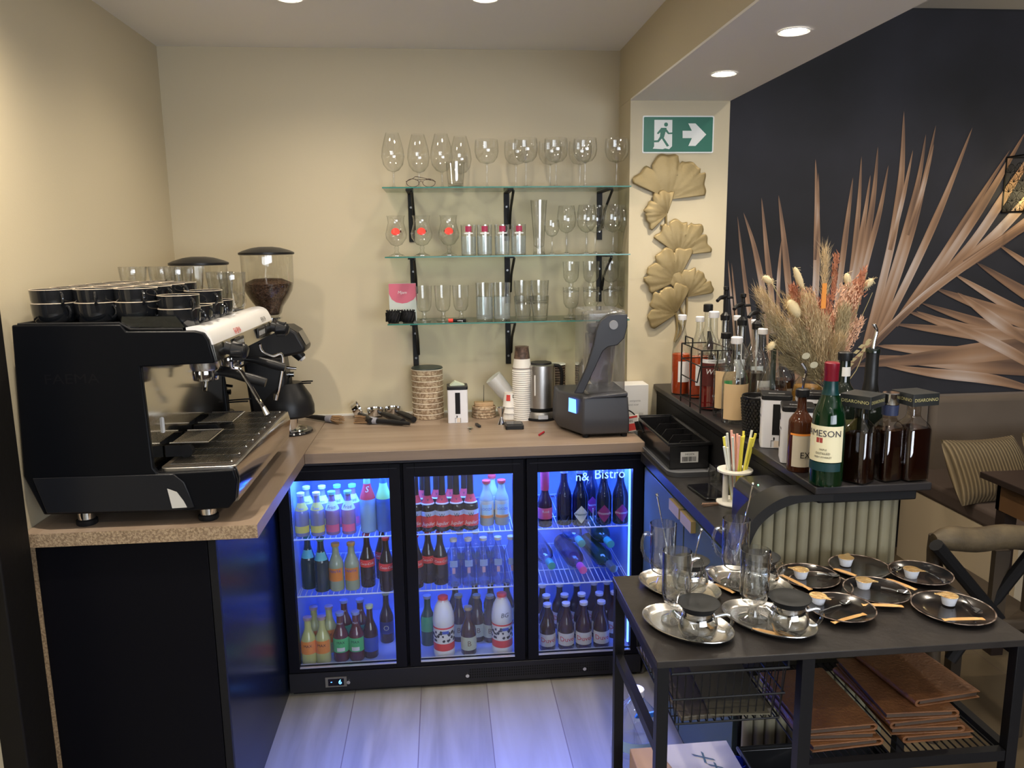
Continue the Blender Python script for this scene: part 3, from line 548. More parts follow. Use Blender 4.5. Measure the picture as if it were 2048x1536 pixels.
for yc in (-.60, -.03):
    k = MB(); k.cyl((.010, yc, 1.383), (.030, yc, 1.378), .018, .016); k.cyl((.028, yc, 1.378), (.062, yc, 1.370), .024, .021, 12); k.cyl((.062, yc, 1.370), (.070, yc, 1.368), .021, .012, 12)
    for i in range(6):
        a = i*PI/3; k.box(.030, yc+.022*math.cos(a)-.004, 1.372+.022*math.sin(a)-.004, .060, yc+.022*math.cos(a)+.004, 1.372+.022*math.sin(a)+.004)
    wb(k, 'steam_knob', BLKP, EM, bev=.0015)
for yc in (-.47, -.20):
    b = wb(MB().box(.0125, yc-.045, 1.366, .0185, yc+.045, 1.396), 'button_pad', BLKP, EM, bev=.002); kk = MB()
    for i in range(5): kk.box(.0185, yc-.036+i*.016, 1.374, .0195, yc-.028+i*.016, 1.388)
    sub(kk, 'button', M('button_grey', (.5, .5, .48), .4), b)
# tray
wb(MB().box(-.165, Y0+.006, 1.045, .030, Y1-.006, 1.070), 'drip_basin', MATT, EM)
m = MB(); m.prism(rrect(-.150, Y0+.002, .042, Y1-.002, .018), 'z', 1.066, 1.084); wb(m, 'tray_rim', BRUSH, EM, bev=.002)
wb(MB().box(-.148, Y0+.012, 1.0842, .034, Y1-.012, 1.0850), 'tray_floor', M('tray_dark', (.05, .04, .03), .4), EM)
g = MB()
for i in range(33): x = -.130+i*.0046; g.box(x, Y0+.025, 1.087, x+.0018, Y1-.02, 1.0885)
for j in range(9): y = Y0+.03+j*.078; g.box(-.134, y, 1.0855, .022, y+.003, 1.0875); g.ball((.024, y+.0015, 1.088), .004, 8, 6)
wb(g, 'drip_grille', STEEL, EM)
for yc in (-.52, -.27):
    g = MB(); z = 1.125
    g.tube([(-.155, yc-.075, z), (-.055, yc-.075, z), (-.055, yc+.075, z), (-.155, yc+.075, z)], .0028, 6)
    for i in range(22): x = -.150+i*.0043; g.box(x, yc-.073, z-.001, x+.0016, yc+.073, z+.001)
    wb(g, 'cup_grid', STEEL, EM); h = MB()
    for dy in (-.08, .08): wb(MB().cyl((-.11, yc+dy-.01, 1.105), (-.11, yc+dy+.01, 1.105), .018, .018, 12).box(-.165, yc+dy-.006, 1.09, -.10, yc+dy+.006, 1.12), 'grid_bracket', MATT, EM)
wb(MB().prism([(.043, 1.082), (.050, 1.050), (.042, .990), (.030, .985), (.036, 1.082)], 'y', Y0+.004, Y1-.004), 'front_plate', M('front_steel', (.56, .52, .48), .12, 1), EM, label='polished steel front plate')
for x in (-.355, -.045):
    for y in (Y0+.028, Y1-.03):
        f = wb(MB().lathe([(.021, .016), (.021, .048)], 20, (x, y, ZC)), 'foot', CHROME, EM); sub(MB().lathe([(.024, 0), (.026, .003), (.026, .013), (.020, .017)], 20, (x, y, ZC)), 'rubber_pad', MATT, f)
for yc in (-.50, -.22):
    g = MB(); g.lathe([(.036, -.008), (.040, 0), (.040, .022), (.030, .03), (.03, .045)], 24, (-.075, yc, 1.318)); gh = wb(g, 'group_head', STEEL, EM)
    p = MB(); p.lathe([(.012, -.03), (.034, -.024), (.036, -.004), (.034, .006)], 24, (-.075, yc, 1.306)); p.tube([(-.075, yc, 1.28), (-.075, yc-.012, 1.262), (-.075, yc-.018, 1.252)], .006, 8); pf = wb(p, 'portafilter', CHROME, EM)
    h = MB(); h.tube([(-.04, yc, 1.300), (.0, yc, 1.296), (.055, yc, 1.278), (.088, yc, 1.268)], [.008, .013, .015, .013], 12); sub(h, 'handle', BLKP, pf)
def px_path(pts, y0, y1):
    n = len(pts); return [tuple(yp(a, b, y0+(y1-y0)*i/(n-1))) for i, (a, b) in enumerate(pts)]
w = MB(); w.tube(smooth([Vector(p) for p in px_path([(462, 722), (464, 734), (478, 738), (492, 758), (515, 796), (527, 816)], -.56, -.52)], 5), .0058, 10); st = wb(w, 'steam_wand', CHROME, EM)
w = MB(); w.tube([tuple(yp(526, 813, -.52)), tuple(yp(534, 829, -.52))], [.0065, .009], 10); sub(w, 'steam_tip', STEEL, st)
w = MB(); w.tube(smooth([Vector(p) for p in px_path([(519, 688), (524, 702), (545, 712), (562, 708), (565, 730), (558, 775), (553, 792)], -.10, -.05)], 5), .005, 10); st = wb(w, 'steam_wand', CHROME, EM)
w = MB(); w.tube([tuple(yp(553, 788, -.05)), tuple(yp(551, 800, -.05))], [.008, .006], 8); sub(w, 'steam_tip', STEEL, st)
w = MB(); w.cyl(tuple(yp(545, 724, -.06)), tuple(yp(563, 722, -.06)), .013, .012); wb(w, 'wand_joint', BLKP, EM)
q = yp(323, 850, -.60); m = MB(); m.prism([(a, b) for a, b in rrect(q.x-.008, q.z-.022, q.x+.008, q.z+.022, .005)], 'y', q.y-.001, q.y+.001); wb(m, 'white_tag', WHITE, EM)
t = MB(); t.tube([(-.45, Y0-.006, 1.464), (-.21, Y0-.006, 1.462), (-.185, Y0-.006, 1.446), (-.06, Y0-.006, 1.444)], .0035, 8); t.tube([(-.455, Y0+.01, 1.462), (-.455, Y1-.01, 1.462)], .004, 8); wb(t, 'cup_rail', BLKP, EM)
t = MB(); t.prism([(-.21, 1.452), (-.205, 1.478), (-.075, 1.476), (-.055, 1.448)], 'y', Y0-.002, Y0+.001); wb(t, 'cup_guard', thin('smoke_plastic', (.5, .55, .55), 1.2), EM, label='smoky clear cup guard')
# cups on top
CUPM = M('cup_black_glaze', (.012, .013, .015), .10, coat=.6); CUPI = M('cup_cream_rim', (.62, .52, .40), .3)
def cup(label, loc, rz, grp, first=[]):
    if first: return dup(first[0], loc, rz, label)
    t = thing('coffee_cup', label, 'cup', loc, rz, grp)
    m = MB(); m.lathe([(.032, 0), (.038, .002), (.0475, .012), (.0505, .030), (.0520, .053), (.0505, .054), (.0485, .040), (.044, .015), (.001, .010)], 28); m.build('bowl', CUPM, t)
    MB().lathe([(.0515, .0535), (.0512, .0550), (.0495, .0545)], 28, cap=False).build('rim', CUPI, t, label='unglazed cream rim')
    h = MB(); h.tube([(.046+.016*math.sin(a), 0, .032-.016*math.cos(a)) for a in [PI*i/10 for i in range(11)]], .0035, 8); h.build('handle', CUPM, t)
    first.append(t); return t
n = 0; rs = random.Random(3); RW = ['nearest', 'second', 'third', 'fourth', 'fifth']; CLM = ['against the wall', 'second from the wall', 'third from the wall', 'nearest the white strip']
for j in range(5):
    for i in range(4):
        x = -.392+i*.105; y = -.640+j*.107; z = 1.4695
        if i == 2: x -= .006
        if i == 3: x -= .008; z = 1.4500
        if i == 3 and j == 4: continue
        top = rs.uniform(-.9, .6)
        for L in range(2):
            if L == 1 and ((i == 3 and j in (1, 3)) or (j == 4 and i == 2)): continue
            cup('black glazed coffee cup, %s of its stack, in the %s row, %s' % (['bottom', 'top'][L], RW[j], CLM[i]), (x, y, z-.012+L*.034), -.6+rs.uniform(-.7, .7), 'black cups stacked on the espresso machine')
wb(MB().box(-.448, Y0+.012, 1.4305, -.172, Y1-.01, 1.4570), 'cup_shelf', MATT, EM)
wb(MB().box(-.172, Y0+.012, 1.4305, -.058, Y1-.01, 1.4372), 'cup_shelf', MATT, EM)
# latte glasses
MUGP = [(.001, .004), (.026, .004), (.030, .0), (.030, .006), (.031, .02), (.040, .10), (.043, .130), (.0425, .1315), (.0410, .130), (.038, .10), (.029, .02), (.001, .012)]
def latte(label, loc, rz, first=[]):
    if first: return dup(first[0], loc, rz, label)
    t = thing('latte_glass', label, 'glass', loc, rz, 'handled latte glasses on the espresso machine'); MB().lathe(MUGP, 24).build('glass_cup', GLASS, t)
    h = MB(); h.tube([(.034+.020*math.sin(a), 0, .045-.022*math.cos(a)) for a in [PI*i/10 for i in range(11)]], .0035, 8); h.build('handle', GLASS, t); first.append(t); return t
for i, (x, y) in enumerate([(-.405, -.075), (-.315, -.07), (-.225, -.075), (-.135, -.07), (-.075, -.15), (-.235, -.165)]):
    latte('tall clear handled glass, %s' % ['nearest the wall', 'second from the wall in the far row', 'third from the wall in the far row', 'at the far end by the grinder hopper', 'beside the white strip of the machine', 'in front of the other tall glasses'][i], (x, y, 1.4572 if x < -.175 else 1.4374), [.4, -.3, 0, .2, -.6, -1][i])
# ================================================================== grinders
HOP = thin('hopper_plastic', (.93, .93, .91), 1.5, .03)
def grinder(x, y, dz, R, label, beans):
    t = thing('coffee_grinder', label, 'coffee grinder', (x, y, ZC)); H = 1.647-ZC+dz
    MB().lathe([(R, -.012), (R+.006, -.010), (R+.006, -.003), (R*.9, .004), (R*.55, .014), (R*.25, .018), (.001, .018)], 32, (0, 0, H-.016)).build('hopper_lid', BLKP, t)
    MB().lathe([(.030, -.245), (.042, -.230), (R*.52, -.205), (R*.74, -.175), (R*.91, -.145), (R*.98, -.115), (R, -.013)], 36, (0, 0, H-.016), cap=False).build('hopper', HOP, t)
    if beans: MB().lathe([(.001, -.236), (.030, -.236), (.041, -.228), (R*.50, -.204), (R*.72, -.175), (R*.89, -.145), (R*.955, -.118), (.05, -.100), (.001, -.098)], 36, (0, 0, H-.016)).build('coffee_beans', M('beans', (.045, .022, .012), .45, bump=(120, 1.0), var=(140, (.13, .065, .035), .12)), t)
    MB().lathe([(.034, 0), (.034, .022), (.044, .024), (.044, .030)], 24, (0, 0, H-.290), cap=True).build('collar', CHROME, t)
    z = H-.292
    m = MB(); m.prism([(-.115, z), (.075, z), (.105, z-.02), (.135, z-.080), (.128, z-.10), (.05, z-.115), (-.115, z-.12)], 'y', -.07, .07); m.build('head', BLKP, t, bev=.012, seg=3)
    MB().prism([(.1085, z-.022), (.1335, z-.072), (.1345, z-.072), (.1095, z-.0215)], 'y', -.045, .045).build('screen', M('grey_screen', (.11, .105, .09), .2), t)
    MB().prism([(-.085, .075), (-.105, z-.1), (.045, z-.1), (.055, z-.2), (.04, .075)], 'y', -.055, .055).build('column', BLKP, t, bev=.015, seg=3)
    bz = .070 if beans else 0; bx = .040 if beans else .02
    MB().lathe([(.095, 0), (.104, .008), (.104, .04), (.094, .075), (.075, .105), (.06, .13)], 32, (bx, 0, bz), sx=1.0, sy=.85).build('base', BLKP, t)
    if beans: MB().lathe([(.045, .0125), (.045, .018), (.038, .020), (.038, .066), (.06, .070)], 28, (bx, 0, 0)).build('pedestal', CHROME, t, label='chrome pedestal under the base')
    d = MB().cyl((.085, 0, z-.10), (.108, 0, z-.128), .024, .018).build('chute', BLKP, t); MB().cyl((.106, 0, z-.125), (.113, 0, z-.134), .014, .011).build('chute_tip', WHITE, d)
    f = MB(); f.tube([(.055, -.02, z-.225), (.12, -.022, z-.222), (.14, -.022, z-.222)], .003, 6).tube([(.055, .02, z-.225), (.12, .022, z-.222), (.14, .022, z-.222)], .003, 6).box(.045, -.03, z-.26, .06, .03, z-.2); f.build('portafilter_fork', MATT, t)
    k = MB(); k.cyl((.05, -.02, z-.16), (.09, -.024, z-.165), .006, .005).cyl((.05, 0, z-.19), (.075, 0, z-.19), .01, .01); k.build('lever', CHROME, t); return t
grinder(-.060, .30, 0, .095, 'black coffee grinder with a hopper half full of dark beans in the corner', True)
GX = pr_px(397, .13, 1.60)
grinder(GX, .13, -.032, .094, 'black coffee grinder with empty hopper nearest the left wall', False)
# ================================================================== things on the back counter
def at(px, py, z=ZC): p = zp(px, py, z); return Vector((p.x, p.y, z))
p = Vector((-.012, .315, ZC)); t = thing('tamping_mat', 'round black disc with a metal ring lying beside the grinder foot', 'mat', p)
MB().lathe([(.080, 0), (.083, .004), (.080, .010), (.060, .012), (.001, .012)], 36).build('disc', M('rubber_gloss', (.012, .012, .016), .18, coat=.3), t); MB().lathe([(.055, .0125), (.062, .016), (.064, .0125)], 30, (0, 0, 0), cap=False).build('metal_ring', CHROME, t)
def brush(a, b, label, tipcol, w):
    A, B = Vector(a), Vector(b); t = thing('counter_brush', label, 'brush', A); d = B-A
    MB().tube([Vector((0, 0, .012)), d*.3+Vector((0, 0, .014)), d*.62+Vector((0, 0, .014))], [.007, .010, .011], 10).build('handle', BLKP, t)
    MB().tube([d*.60+Vector((0, 0, .014)), d*.75+Vector((0, 0, .016))], [.014, .016], 12).build('ferrule', M('ferrule', (.30, .30, .34), .4), t)
    m = MB(); rs = random.Random(w)
    for i in range(90):
        a = rs.uniform(0, 2*PI); r = .014*math.sqrt(rs.random()); o = Vector((0, r*math.cos(a), r*math.sin(a))); o.rotate(d.to_track_quat('X', 'Z')); s = d*.75+Vector((0, 0, .016))+o
        m.tube([s, s+d*.25+o*.6+Vector((0, 0, -.003))], .0009, 3)
    m.build('bristles', M(tipcol, (.36, .22, .11), .8), t)
brush(at(612, 838), at(683, 848), 'short brush lying behind the round black disc', 'bristle_tan', 1)
brush(at(820, 853), at(712, 846), 'long handled bristle brush lying before the portafilters', 'bristle_tan', 2)
def porta(px, py, hx, hy, label, up):
    a = at(px, py); b = at(hx, hy); t = thing('portafilter', label, 'portafilter', a, 0, None)
    if up: MB().lathe([(.020, 0), (.030, .006), (.034, .022), (.036, .036), (.033, .036), (.030, .014), (.001, .010)], 24).build('basket', CHROME, t)
    else:
        m = MB(); m.X = Matrix.Translation((0, 0, .033)) @ Matrix.Rotation(1.15, 4, 'Y'); m.lathe([(.018, -.012), (.030, -.008), (.034, .006), (.036, .018), (.033, .018), (.030, -.002), (.001, -.006)], 24); m.build('basket', CHROME, t)
    d = b-a; MB().tube([d.normalized()*.034+Vector((0, 0, .022)), d*.4+Vector((0, 0, .022)), d*.7+Vector((0, 0, .020)), d+Vector((0, 0, .016))], [.006, .012, .015, .013], 12).build('handle', BLKP, t); return t
porta(712, 836, 742, 850, 'chrome portafilter basket tipped on edge, leftmost on the counter', False)
porta(751, 833, 806, 851, 'chrome portafilter with black handle, middle of the three', True)
porta(786, 831, 828, 847, 'chrome portafilter with black handle beside the patterned lid stack', True)
p = at(857, 834); SP = M('lid_kraft', (.30, .20, .12), .7, var=(90, (.55, .43, .29), .06)); SW = M('lid_white', (.70, .62, .5), .5)
for i in range(9):
    t = thing('bowl_stack_ring', '', 'paper bowl', p+Vector((0, 0, .0005+i*.0232)), i*.7)
    t.name = 'paper_bowl'; tag(t, 'brown patterned paper bowl, %s in the tall round stack' % ['bottom one', 'second from the bottom', 'third from the bottom', 'fourth from the bottom', 'middle one', 'fourth from the top', 'third from the top', 'second from the top', 'topmost with dark lid'][i], 'paper bowl', 'patterned paper bowls in a stack')
    MB().lathe([(.060, 0), (.0635, .001), (.0655, .021), (.064, .0228), (.001, .0225)], 36).build('bowl_wall', SP, t); MB().lathe([(.0655, .0190), (.0672, .0205), (.0655, .0222)], 36, cap=False).build('rolled_rim', SW, t)
MB().lathe([(.066, .0228), (.064, .028), (.001, .029)], 36).build('lid', M('dark_green_lid', (.03, .04, .035), .4), t)
p = at(916, 842); t = thing('storage_tin', 'white square tin with black lid beside the patterned bowl stack', 'tin', p)
def tin(t, W=.040, H=.135, D=.040):
    MB().prism(rrect(-W, -D, W, D, .008), 'z', 0, H).build('tin_body', M('tin_white', (.74, .74, .78), .35), t, bev=.001)
    MB().prism(rrect(-W-.0012, -D-.0012, W+.0012, D+.0012, .009), 'z', H, H+.014).build('lid', BLKP, t, bev=.002)
    l = MB(); y = -D-.0006; l.box(-.010, y-.0003, H*.28, .010, y, H*.92); l.box(-.006, y-.0003, H*.17, -.002, y, H*.23); l.box(.010, y-.0003, H*.02, .0112, y, H*.16); l.box(-.012, y-.0003, H*.02, -.0108, y, H*.16); l.box(-.012, y-.0003, H*.155, -.002, y, H*.163); l.build('printed_panel', MATT, t)
    MB().box(-.004, y-.0004, H*.02, .0095, y, H*.16).build('cup_print', M('print_beige', (.72, .62, .52), .5), t)
tin(t, .041, .137)
MB().prism([(-.03, .151), (-.01, .168), (.03, .152), (.02, .1515)], 'y', -.02, .02).build('paper_slip', M('mint_paper', (.55, .62, .48), .6), t)
p = at(968, 833); 
t = thing('paper_lid_stack', 'low stack of brown patterned paper lids under a wooden block with a spike', 'lids', p)
for i in range(4): MB().lathe([(.046, 0), (.050, .002), (.050, .010), (.047, .0115), (.001, .0115)], 30, (0, 0, i*.0118)).build('paper_lid', SP, t)
t = thing('receipt_spike', 'thin metal spike on a pale wooden block standing on paper lids', 'receipt spike', p+Vector((0, 0, .0475)))
MB().prism(rrect(-.040, -.022, .040, .022, .006), 'z', 0, .016).build('wood_block', M('block_wood', (.42, .27, .14), .6, var=(40, (.5, .35, .2), .2)), t, bev=.002); MB().cyl((0, 0, .016), (.002, 0, .088), .0014, .0008, 8).build('spike', IRON, t)
a = yp(1008, 805, .47); b = yp(955, 742, .47); t = thing('cup_lid_sleeve', 'translucent plastic sleeve of cup lids leaning behind the lid stack', 'plastic sleeve', (a.x, .47, ZC)); m = MB()
d = (b-a).normalized(); st = Vector((.055, .0, .045)); m.cyl(st, st+d*.16, .033, .036, 20); m.build('sleeve', thin('milky_plastic', (.9, .9, .9), 1.0, .2, .45), t)
p = at(1003, 848); t = tag(MB().lathe([(.017, 0), (.0165, .002), (.006, .026), (.005, .030), (.006, .034), (.019, .068), (.018, .068), (.001, .036)], 24).build('jigger', CHROME, None, loc=p), 'small polished double ended jigger beside the white paper cups', 'jigger')
PCUP = M('paper_cup_white', (.76, .73, .68), .5); PCB = M('paper_cup_brown', (.07, .045, .035), .5, var=(60, (.16, .1, .07), .08))
p = at(1022, 837); REDP = M('print_red', (.6, .06, .05), .5)
for i in range(3):
    t = thing('espresso_cup', 'small white paper cup, %s of the short upside down stack' % ['bottom', 'middle', 'top printed one'][i], 'paper cup', p+Vector((0, 0, i*.026)), 0, 'short stack of paper cups')
    MB().lathe([(.034, 0), (.0345, .002), (.033, .004), (.0265, .060), (.001, .059)], 26).build('cup_wall', PCUP, t)
MB().lathe([(.0312, .028), (.0277, .053)], 6, a0=-PI/2-.75, a1=-PI/2-.15, cap=False).build('printed_logo', REDP, t, fixn=False); MB().lathe([(.0297, .04), (.0277, .053)], 6, a0=-PI/2+.2, a1=-PI/2+.4, cap=False).build('printed_mark', BLKP, t, fixn=False)
p = at(1045, 838)
for i in range(24):
    t = thing('paper_cup', 'white paper cup number %s up in the tall nested stack' % (['one', 'two', 'three', 'four', 'five', 'six', 'seven', 'eight', 'nine', 'ten', 'eleven', 'twelve'][i % 12]+(' of the upper half' if i > 11 else ' of the lower half')), 'paper cup', p+Vector((0, 0, i*.0088)), 0, 'tall stack of nested paper cups')
    if i == 0: MB().lathe([(.028, .090), (.0395, .004), (.041, .0025), (.041, .0), (.0385, .0), (.027, .088), (.001, .088)], 26).build('cup_wall', PCUP, t); WC = t
    else:
        bpy.data.objects.remove(t); t = dup(WC, p+Vector((0, 0, i*.0088)), 0, 'white paper cup number %s up in the tall nested stack' % (['one', 'two', 'three', 'four', 'five', 'six', 'seven', 'eight', 'nine', 'ten', 'eleven', 'twelve'][i % 12]+(' of the upper half' if i > 11 else ' of the lower half')))
t = thing('paper_cup', 'brown printed paper cup upside down on top of the tall white stack', 'paper cup', p+Vector((0, 0, 24*.0088+.004)))
MB().lathe([(.040, .002), (.041, 0), (.039, 0), (.0375, .003), (.0275, .085), (.029, .088), (.001, .086)], 26).build('cup_wall', PCB, t)
p = at(1112, 826); 
for i in range(2):
    t = thing('steel_cup_stack', '', 'paper cup', p+Vector((.012, .06, i*.10))); t.name = 'paper_cup'; tag(t, ['brown printed paper cups nested behind the kettle handle', 'brown printed paper cup with pale rim topmost behind the kettle'][i], 'paper cup')
    m = MB()
    for k in range(9): m.lathe([(.036, k*.011), (.0385, k*.011+.004), (.037, k*.011+.009)], 22, cap=False)
    m.build('cup_wall', PCB, t)
MB().lathe([(.001, .100), (.036, .100), (.040, .103), (.036, .107)], 22).build('rolled_rim', PCUP, t)
p = at(1028, 855); t = thing('kitchen_scale', 'small flat black scale on the counter before the paper cups', 'scale', p)
MB().prism(rrect(-.036, -.040, .036, .040, .006), 'z', 0, .016).build('scale_body', BLKP, t, bev=.002); MB().prism(rrect(-.030, -.020, .030, .035, .004), 'z', .016, .0185).build('weighing_plate', M('dark_gloss', (.03, .028, .028), .15), t)
# kettle
p = at(1082, 836); t = thing('electric_kettle', 'brushed steel electric kettle with black handle on its base', 'kettle', p)
MB().lathe([(.066, 0), (.070, .004), (.070, .012), (.062, .034), (.055, .038), (.001, .038)], 36).build('power_base', BRUSH, t, label='steel base with black foot ring'); MB().lathe([(.0705, 0), (.072, .003), (.0705, .011)], 36, cap=False).build('foot_ring', MATT, t)
MB().box(-.020, -.0715, .010, .02, -.066, .026).build('button_strip', BRUSH, t)
MB().lathe([(.056, .040), (.060, .044), (.060, .052), (.0585, .215), (.0575, .225), (.050, .229), (.001, .230)], 40).build('kettle_body', BRUSH, t); MB().lathe([(.0595, .040), (.0612, .046), (.0595, .053)], 40, cap=False).build('lower_band', MATT, t)
MB().prism(rrect(-.034, .105, -.028, .190, .003), 'y', -.0555, -.0500).build('water_gauge', M('gauge', (.75, .72, .66), .2), t)
MB().tube(smooth([Vector((.050, -.01, .222)), Vector((.075, -.012, .218)), Vector((.086, -.012, .190)), Vector((.084, -.012, .140)), Vector((.070, -.01, .105))], 5), .0075, 10).build('handle', BLKP, t)
MB().lathe([(.046, .229), (.044, .236), (.001, .238)], 30).build('lid', BLKP, t)
p = at(1083, 869); t = thing('red_pen', 'short dark red pen lying on the oak counter before the blender', 'pen', p, 1.1); MB().tube([(-.026, 0, .004), (.026, 0, .004)], .004, 8).build('pen_barrel', M('pen_red', (.35, .02, .03), .3), t); MB().tube([(.026, 0, .004), (.032, 0, .004)], [.003, .0012], 8).build('pen_tip', MATT, t)
p = at(940, 862); t = thing('small_spoon', 'tiny steel spoon lying on the counter beside a black clip', 'spoon', p, 1.5)
MB().lathe([(.001, .001), (.007, .003), (.011, .006)], 16, (.034, 0, 0), sx=1.4).build('bowl', STEEL, t, fixn=False); MB().box(-.028, -.002, .002, .021, .002, .0035).build('handle', STEEL, t)
p = at(956, 853); t = tag(MB().prism(rrect(-.006, -.024, .006, .024, .003), 'z', 0, .010).build('bag_clip', BLKP, None, loc=p, bev=.002), 'black plastic bag clip lying on the counter', 'clip'); t.rotation_euler = (0, 0, .25)
# blender
CH = M('charcoal_plastic', (.045, .045, .052), .38)
BL = thing('bar_blender', 'charcoal commercial blender with clear sound enclosure at the counter end', 'blender', (1.16, .18, ZC))
lo = [(1.022, .210), (1.095, .052), (1.270, .052), (1.274, .34), (1.022, .34)]
m = MB(); n = len(lo); vs = []
for z, k in ((ZC+.012, .955), (ZC+.022, 1.0), (ZC+.075, 1.0), (ZC+.155, .955)): vs += [(1.16+(x-1.16)*k, .19+(y-.19)*k, z) for x, y in lo]
fs = [tuple(reversed(range(n))), tuple(3*n+i for i in range(n))]+[(j*n+i, j*n+(i+1) % n, (j+1)*n+(i+1) % n, (j+1)*n+i) for j in range(3) for i in range(n)]
m.add(vs, fs); wb(m, 'motor_base', CH, BL, bev=.006)
wb(MB().prism([(1.10, 1.083), (1.135, 1.094), (1.262, 1.104), (1.262, 1.09)], 'y', .050, .30), 'top_shoulder', CH, BL, bev=.003)
f = MB()
for x, y in ((1.11, .075), (1.255, .075), (1.05, .31), (1.25, .31)): f.lathe([(.012, 0), (.013, .012)], 14, (x, y, ZC))
wb(f, 'rubber_feet', MATT, BL)
A = Vector((1.022, .210, 0)); B = Vector((1.095, .052, 0)); nn = Vector((-.158, -.073, 0)).normalized(); c = A.lerp(B, .62)+nn*.0012; dd = (B-A).normalized()
def onc(a, z): v = c+dd*a+nn*.001; return (v.x, v.y, z)
wb(MB().add([onc(-.026, 1.022), onc(.026, 1.022), onc(.024, 1.075), onc(-.024, 1.075)], [(0, 1, 2, 3)]), 'display', M('display_blue', (.05, .1, .5), emit=(.10, .25, 1.0), es=1.8), BL, label='lit blue display', fixn=False)
m = MB(); E = (1.105, .085, 1.262, .30); t0 = 1.092; t1 = 1.405
m.prism(rrect(E[0], E[1], E[2], E[3], .02), 'z', t0, t1); wb(m, 'sound_enclosure', thin('enclosure', (.86, .85, .85), 1.6, .06, .07), BL, bev=.012, seg=3)
j = MB(); j.lathe([(.050, 0), (.055, .02), (.072, .17), (.076, .20), (.001, .20)], 4, (1.190, .205, 1.11), a0=PI/4, a1=PI/4+2*PI); wb(j, 'jug', thin('jug_smoke', (.42, .38, .44), 1.2, .08), BL, bev=.012, seg=3); wb(MB().prism(rrect(1.140, .15, 1.23, .24, .01), 'z', 1.312, 1.345), 'jug_lid', M('jug_lid', (.03, .03, .035), .5), BL, bev=.006)
pts = [(1148, 786), (1172, 735), (1186, 690), (1192, 660), (1200, 642), (1216, 630), (1236, 627), (1254, 628), (1254, 652), (1248, 676), (1234, 690), (1216, 693), (1205, 702), (1193, 728), (1166, 786)]
P = [yp(a, b, .070) for a, b in pts]; hb = wb(MB().prism([(q.x, q.z) for q in P], 'y', .062, .080), 'cover_handle', M('handle_dark', (.022, .022, .026), .4), BL, bev=.003)
q = yp(1227, 650, .06); sub(MB().cyl((q.x, .0615, q.z), (q.x, .056, q.z), .017, .016, 24), 'pivot_cap', M('pivot_grey', (.22, .22, .23), .35), hb)
# boxes behind
a = at(1286, 832); t = thing('white_box', 'small white carton with a printed drop logo against the bar wall', 'box', (1.338-.032+.05, .36, ZC)); bx0 = 1.255
t.location = (1.335, .37, ZC)
MB().box(-.075, -.06, 0, .075, .03, .150).build('carton', M('carton_white', (.74, .73, .71), .45), t, bev=.002)
m = MB(); m.lathe([(.001, 0), (.0045, .003), (.0035, .008), (.0008, .015)], 12, (-.030, -.0605, .078), sy=.1); m.text('vonpoma', .012, lambda x, y: (.020+x, -.0608, .085+y)).text('HAND SOAP', .008, lambda x, y: (.012+x, -.0608, .068+y)).text('||||||', .012, lambda x, y: (.045+x, -.0608, .03+y)); m.build('printed_logo', M('print_grey', (.2, .2, .2), .5), t, fixn=False)
t = thing('match_box', 'small red black and white carton tilted at the end of the oak counter', 'box', (1.350, .10, .934)); t.rotation_euler = (0, -.25, -.5); t.location = (1.2965, .115, .942)
MB().box(-.036, -.012, 0, .036, .012, .058).build('carton', M('carton_bone', (.7, .66, .6), .45), t, bev=.001); MB().box(-.0362, -.0126, .004, .020, -.0122, .030).box(-.0362, -.0126, .050, .036, -.0122, .058).build('red_panel', REDP, t); MB().box(.020, -.0128, .001, .0362, -.0122, .035).build('black_panel', MATT, t)
MB().text('OERLAN', .012, lambda x, y: (-.008+x, -.0130, .040+y)).build('lettering', MATT, t, fixn=False)
t = tag(MB().tube(smooth([Vector((1.278, .15, 1.02)), Vector((1.30, .12, 1.01)), Vector((1.318, .10, .98)), Vector((1.322, .05, .95))], 5), .0025, 6).build('power_cord', MATT), 'thin black cord hanging between blender and the bar corner', 'cord')
# ================================================================== glass shelves
SHG = thin('shelf_glass', (.86, .93, .90), .8)
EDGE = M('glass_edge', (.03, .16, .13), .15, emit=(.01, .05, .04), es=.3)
SZ = [1.867, 1.605, 1.345]; SX0, SX1, SY = .374, 1.338, .352
NM = ['upper', 'middle', 'lower']
BRX = [.472, .868, 1.262]
for k, z in enumerate(SZ):
    t = thing('glass_shelf', '%s greenish glass shelf on black brackets holding drinking glasses' % NM[k], 'shelf', (SX0, SY, z))
    wb(MB().box(SX0, SY+.001, z-.0042, SX1, BACK-.002, z), 'shelf_pane', SHG, t); wb(MB().box(SX0, SY-.0008, z-.0045, SX1, SY+.0008, z+.0002), 'polished_edge', EDGE, t)
    for i, x in enumerate(BRX):
        b = thing('shelf_bracket', 'black iron shelf bracket, %s under the %s glass shelf' % (['left', 'middle', 'right'][i], NM[k]), 'bracket', (x, BACK, z-.0045), 0, 'black shelf brackets')
        MB().box(-.0115, -.006, -.200, .0115, -.0005, -.001).build('wall_plate', IRON, b, bev=.001); MB().box(-.0115, -.215, -.007, .0115, -.006, -.001).build('arm', IRON, b, bev=.001)
        MB().tube(smooth([Vector((.012, -.195, -.008)), Vector((.012, -.12, -.045)), Vector((.012, -.05, -.085)), Vector((.012, -.008, -.150))], 6), .0055, 8).build('brace', IRON, b)
        for zz in (-.06, -.165): MB().cyl((0, -.006, zz), (0, -.0078, zz), .005, .004, 12).build('screw', M('screw_grey', (.3, .3, .3), .3, .8), b)
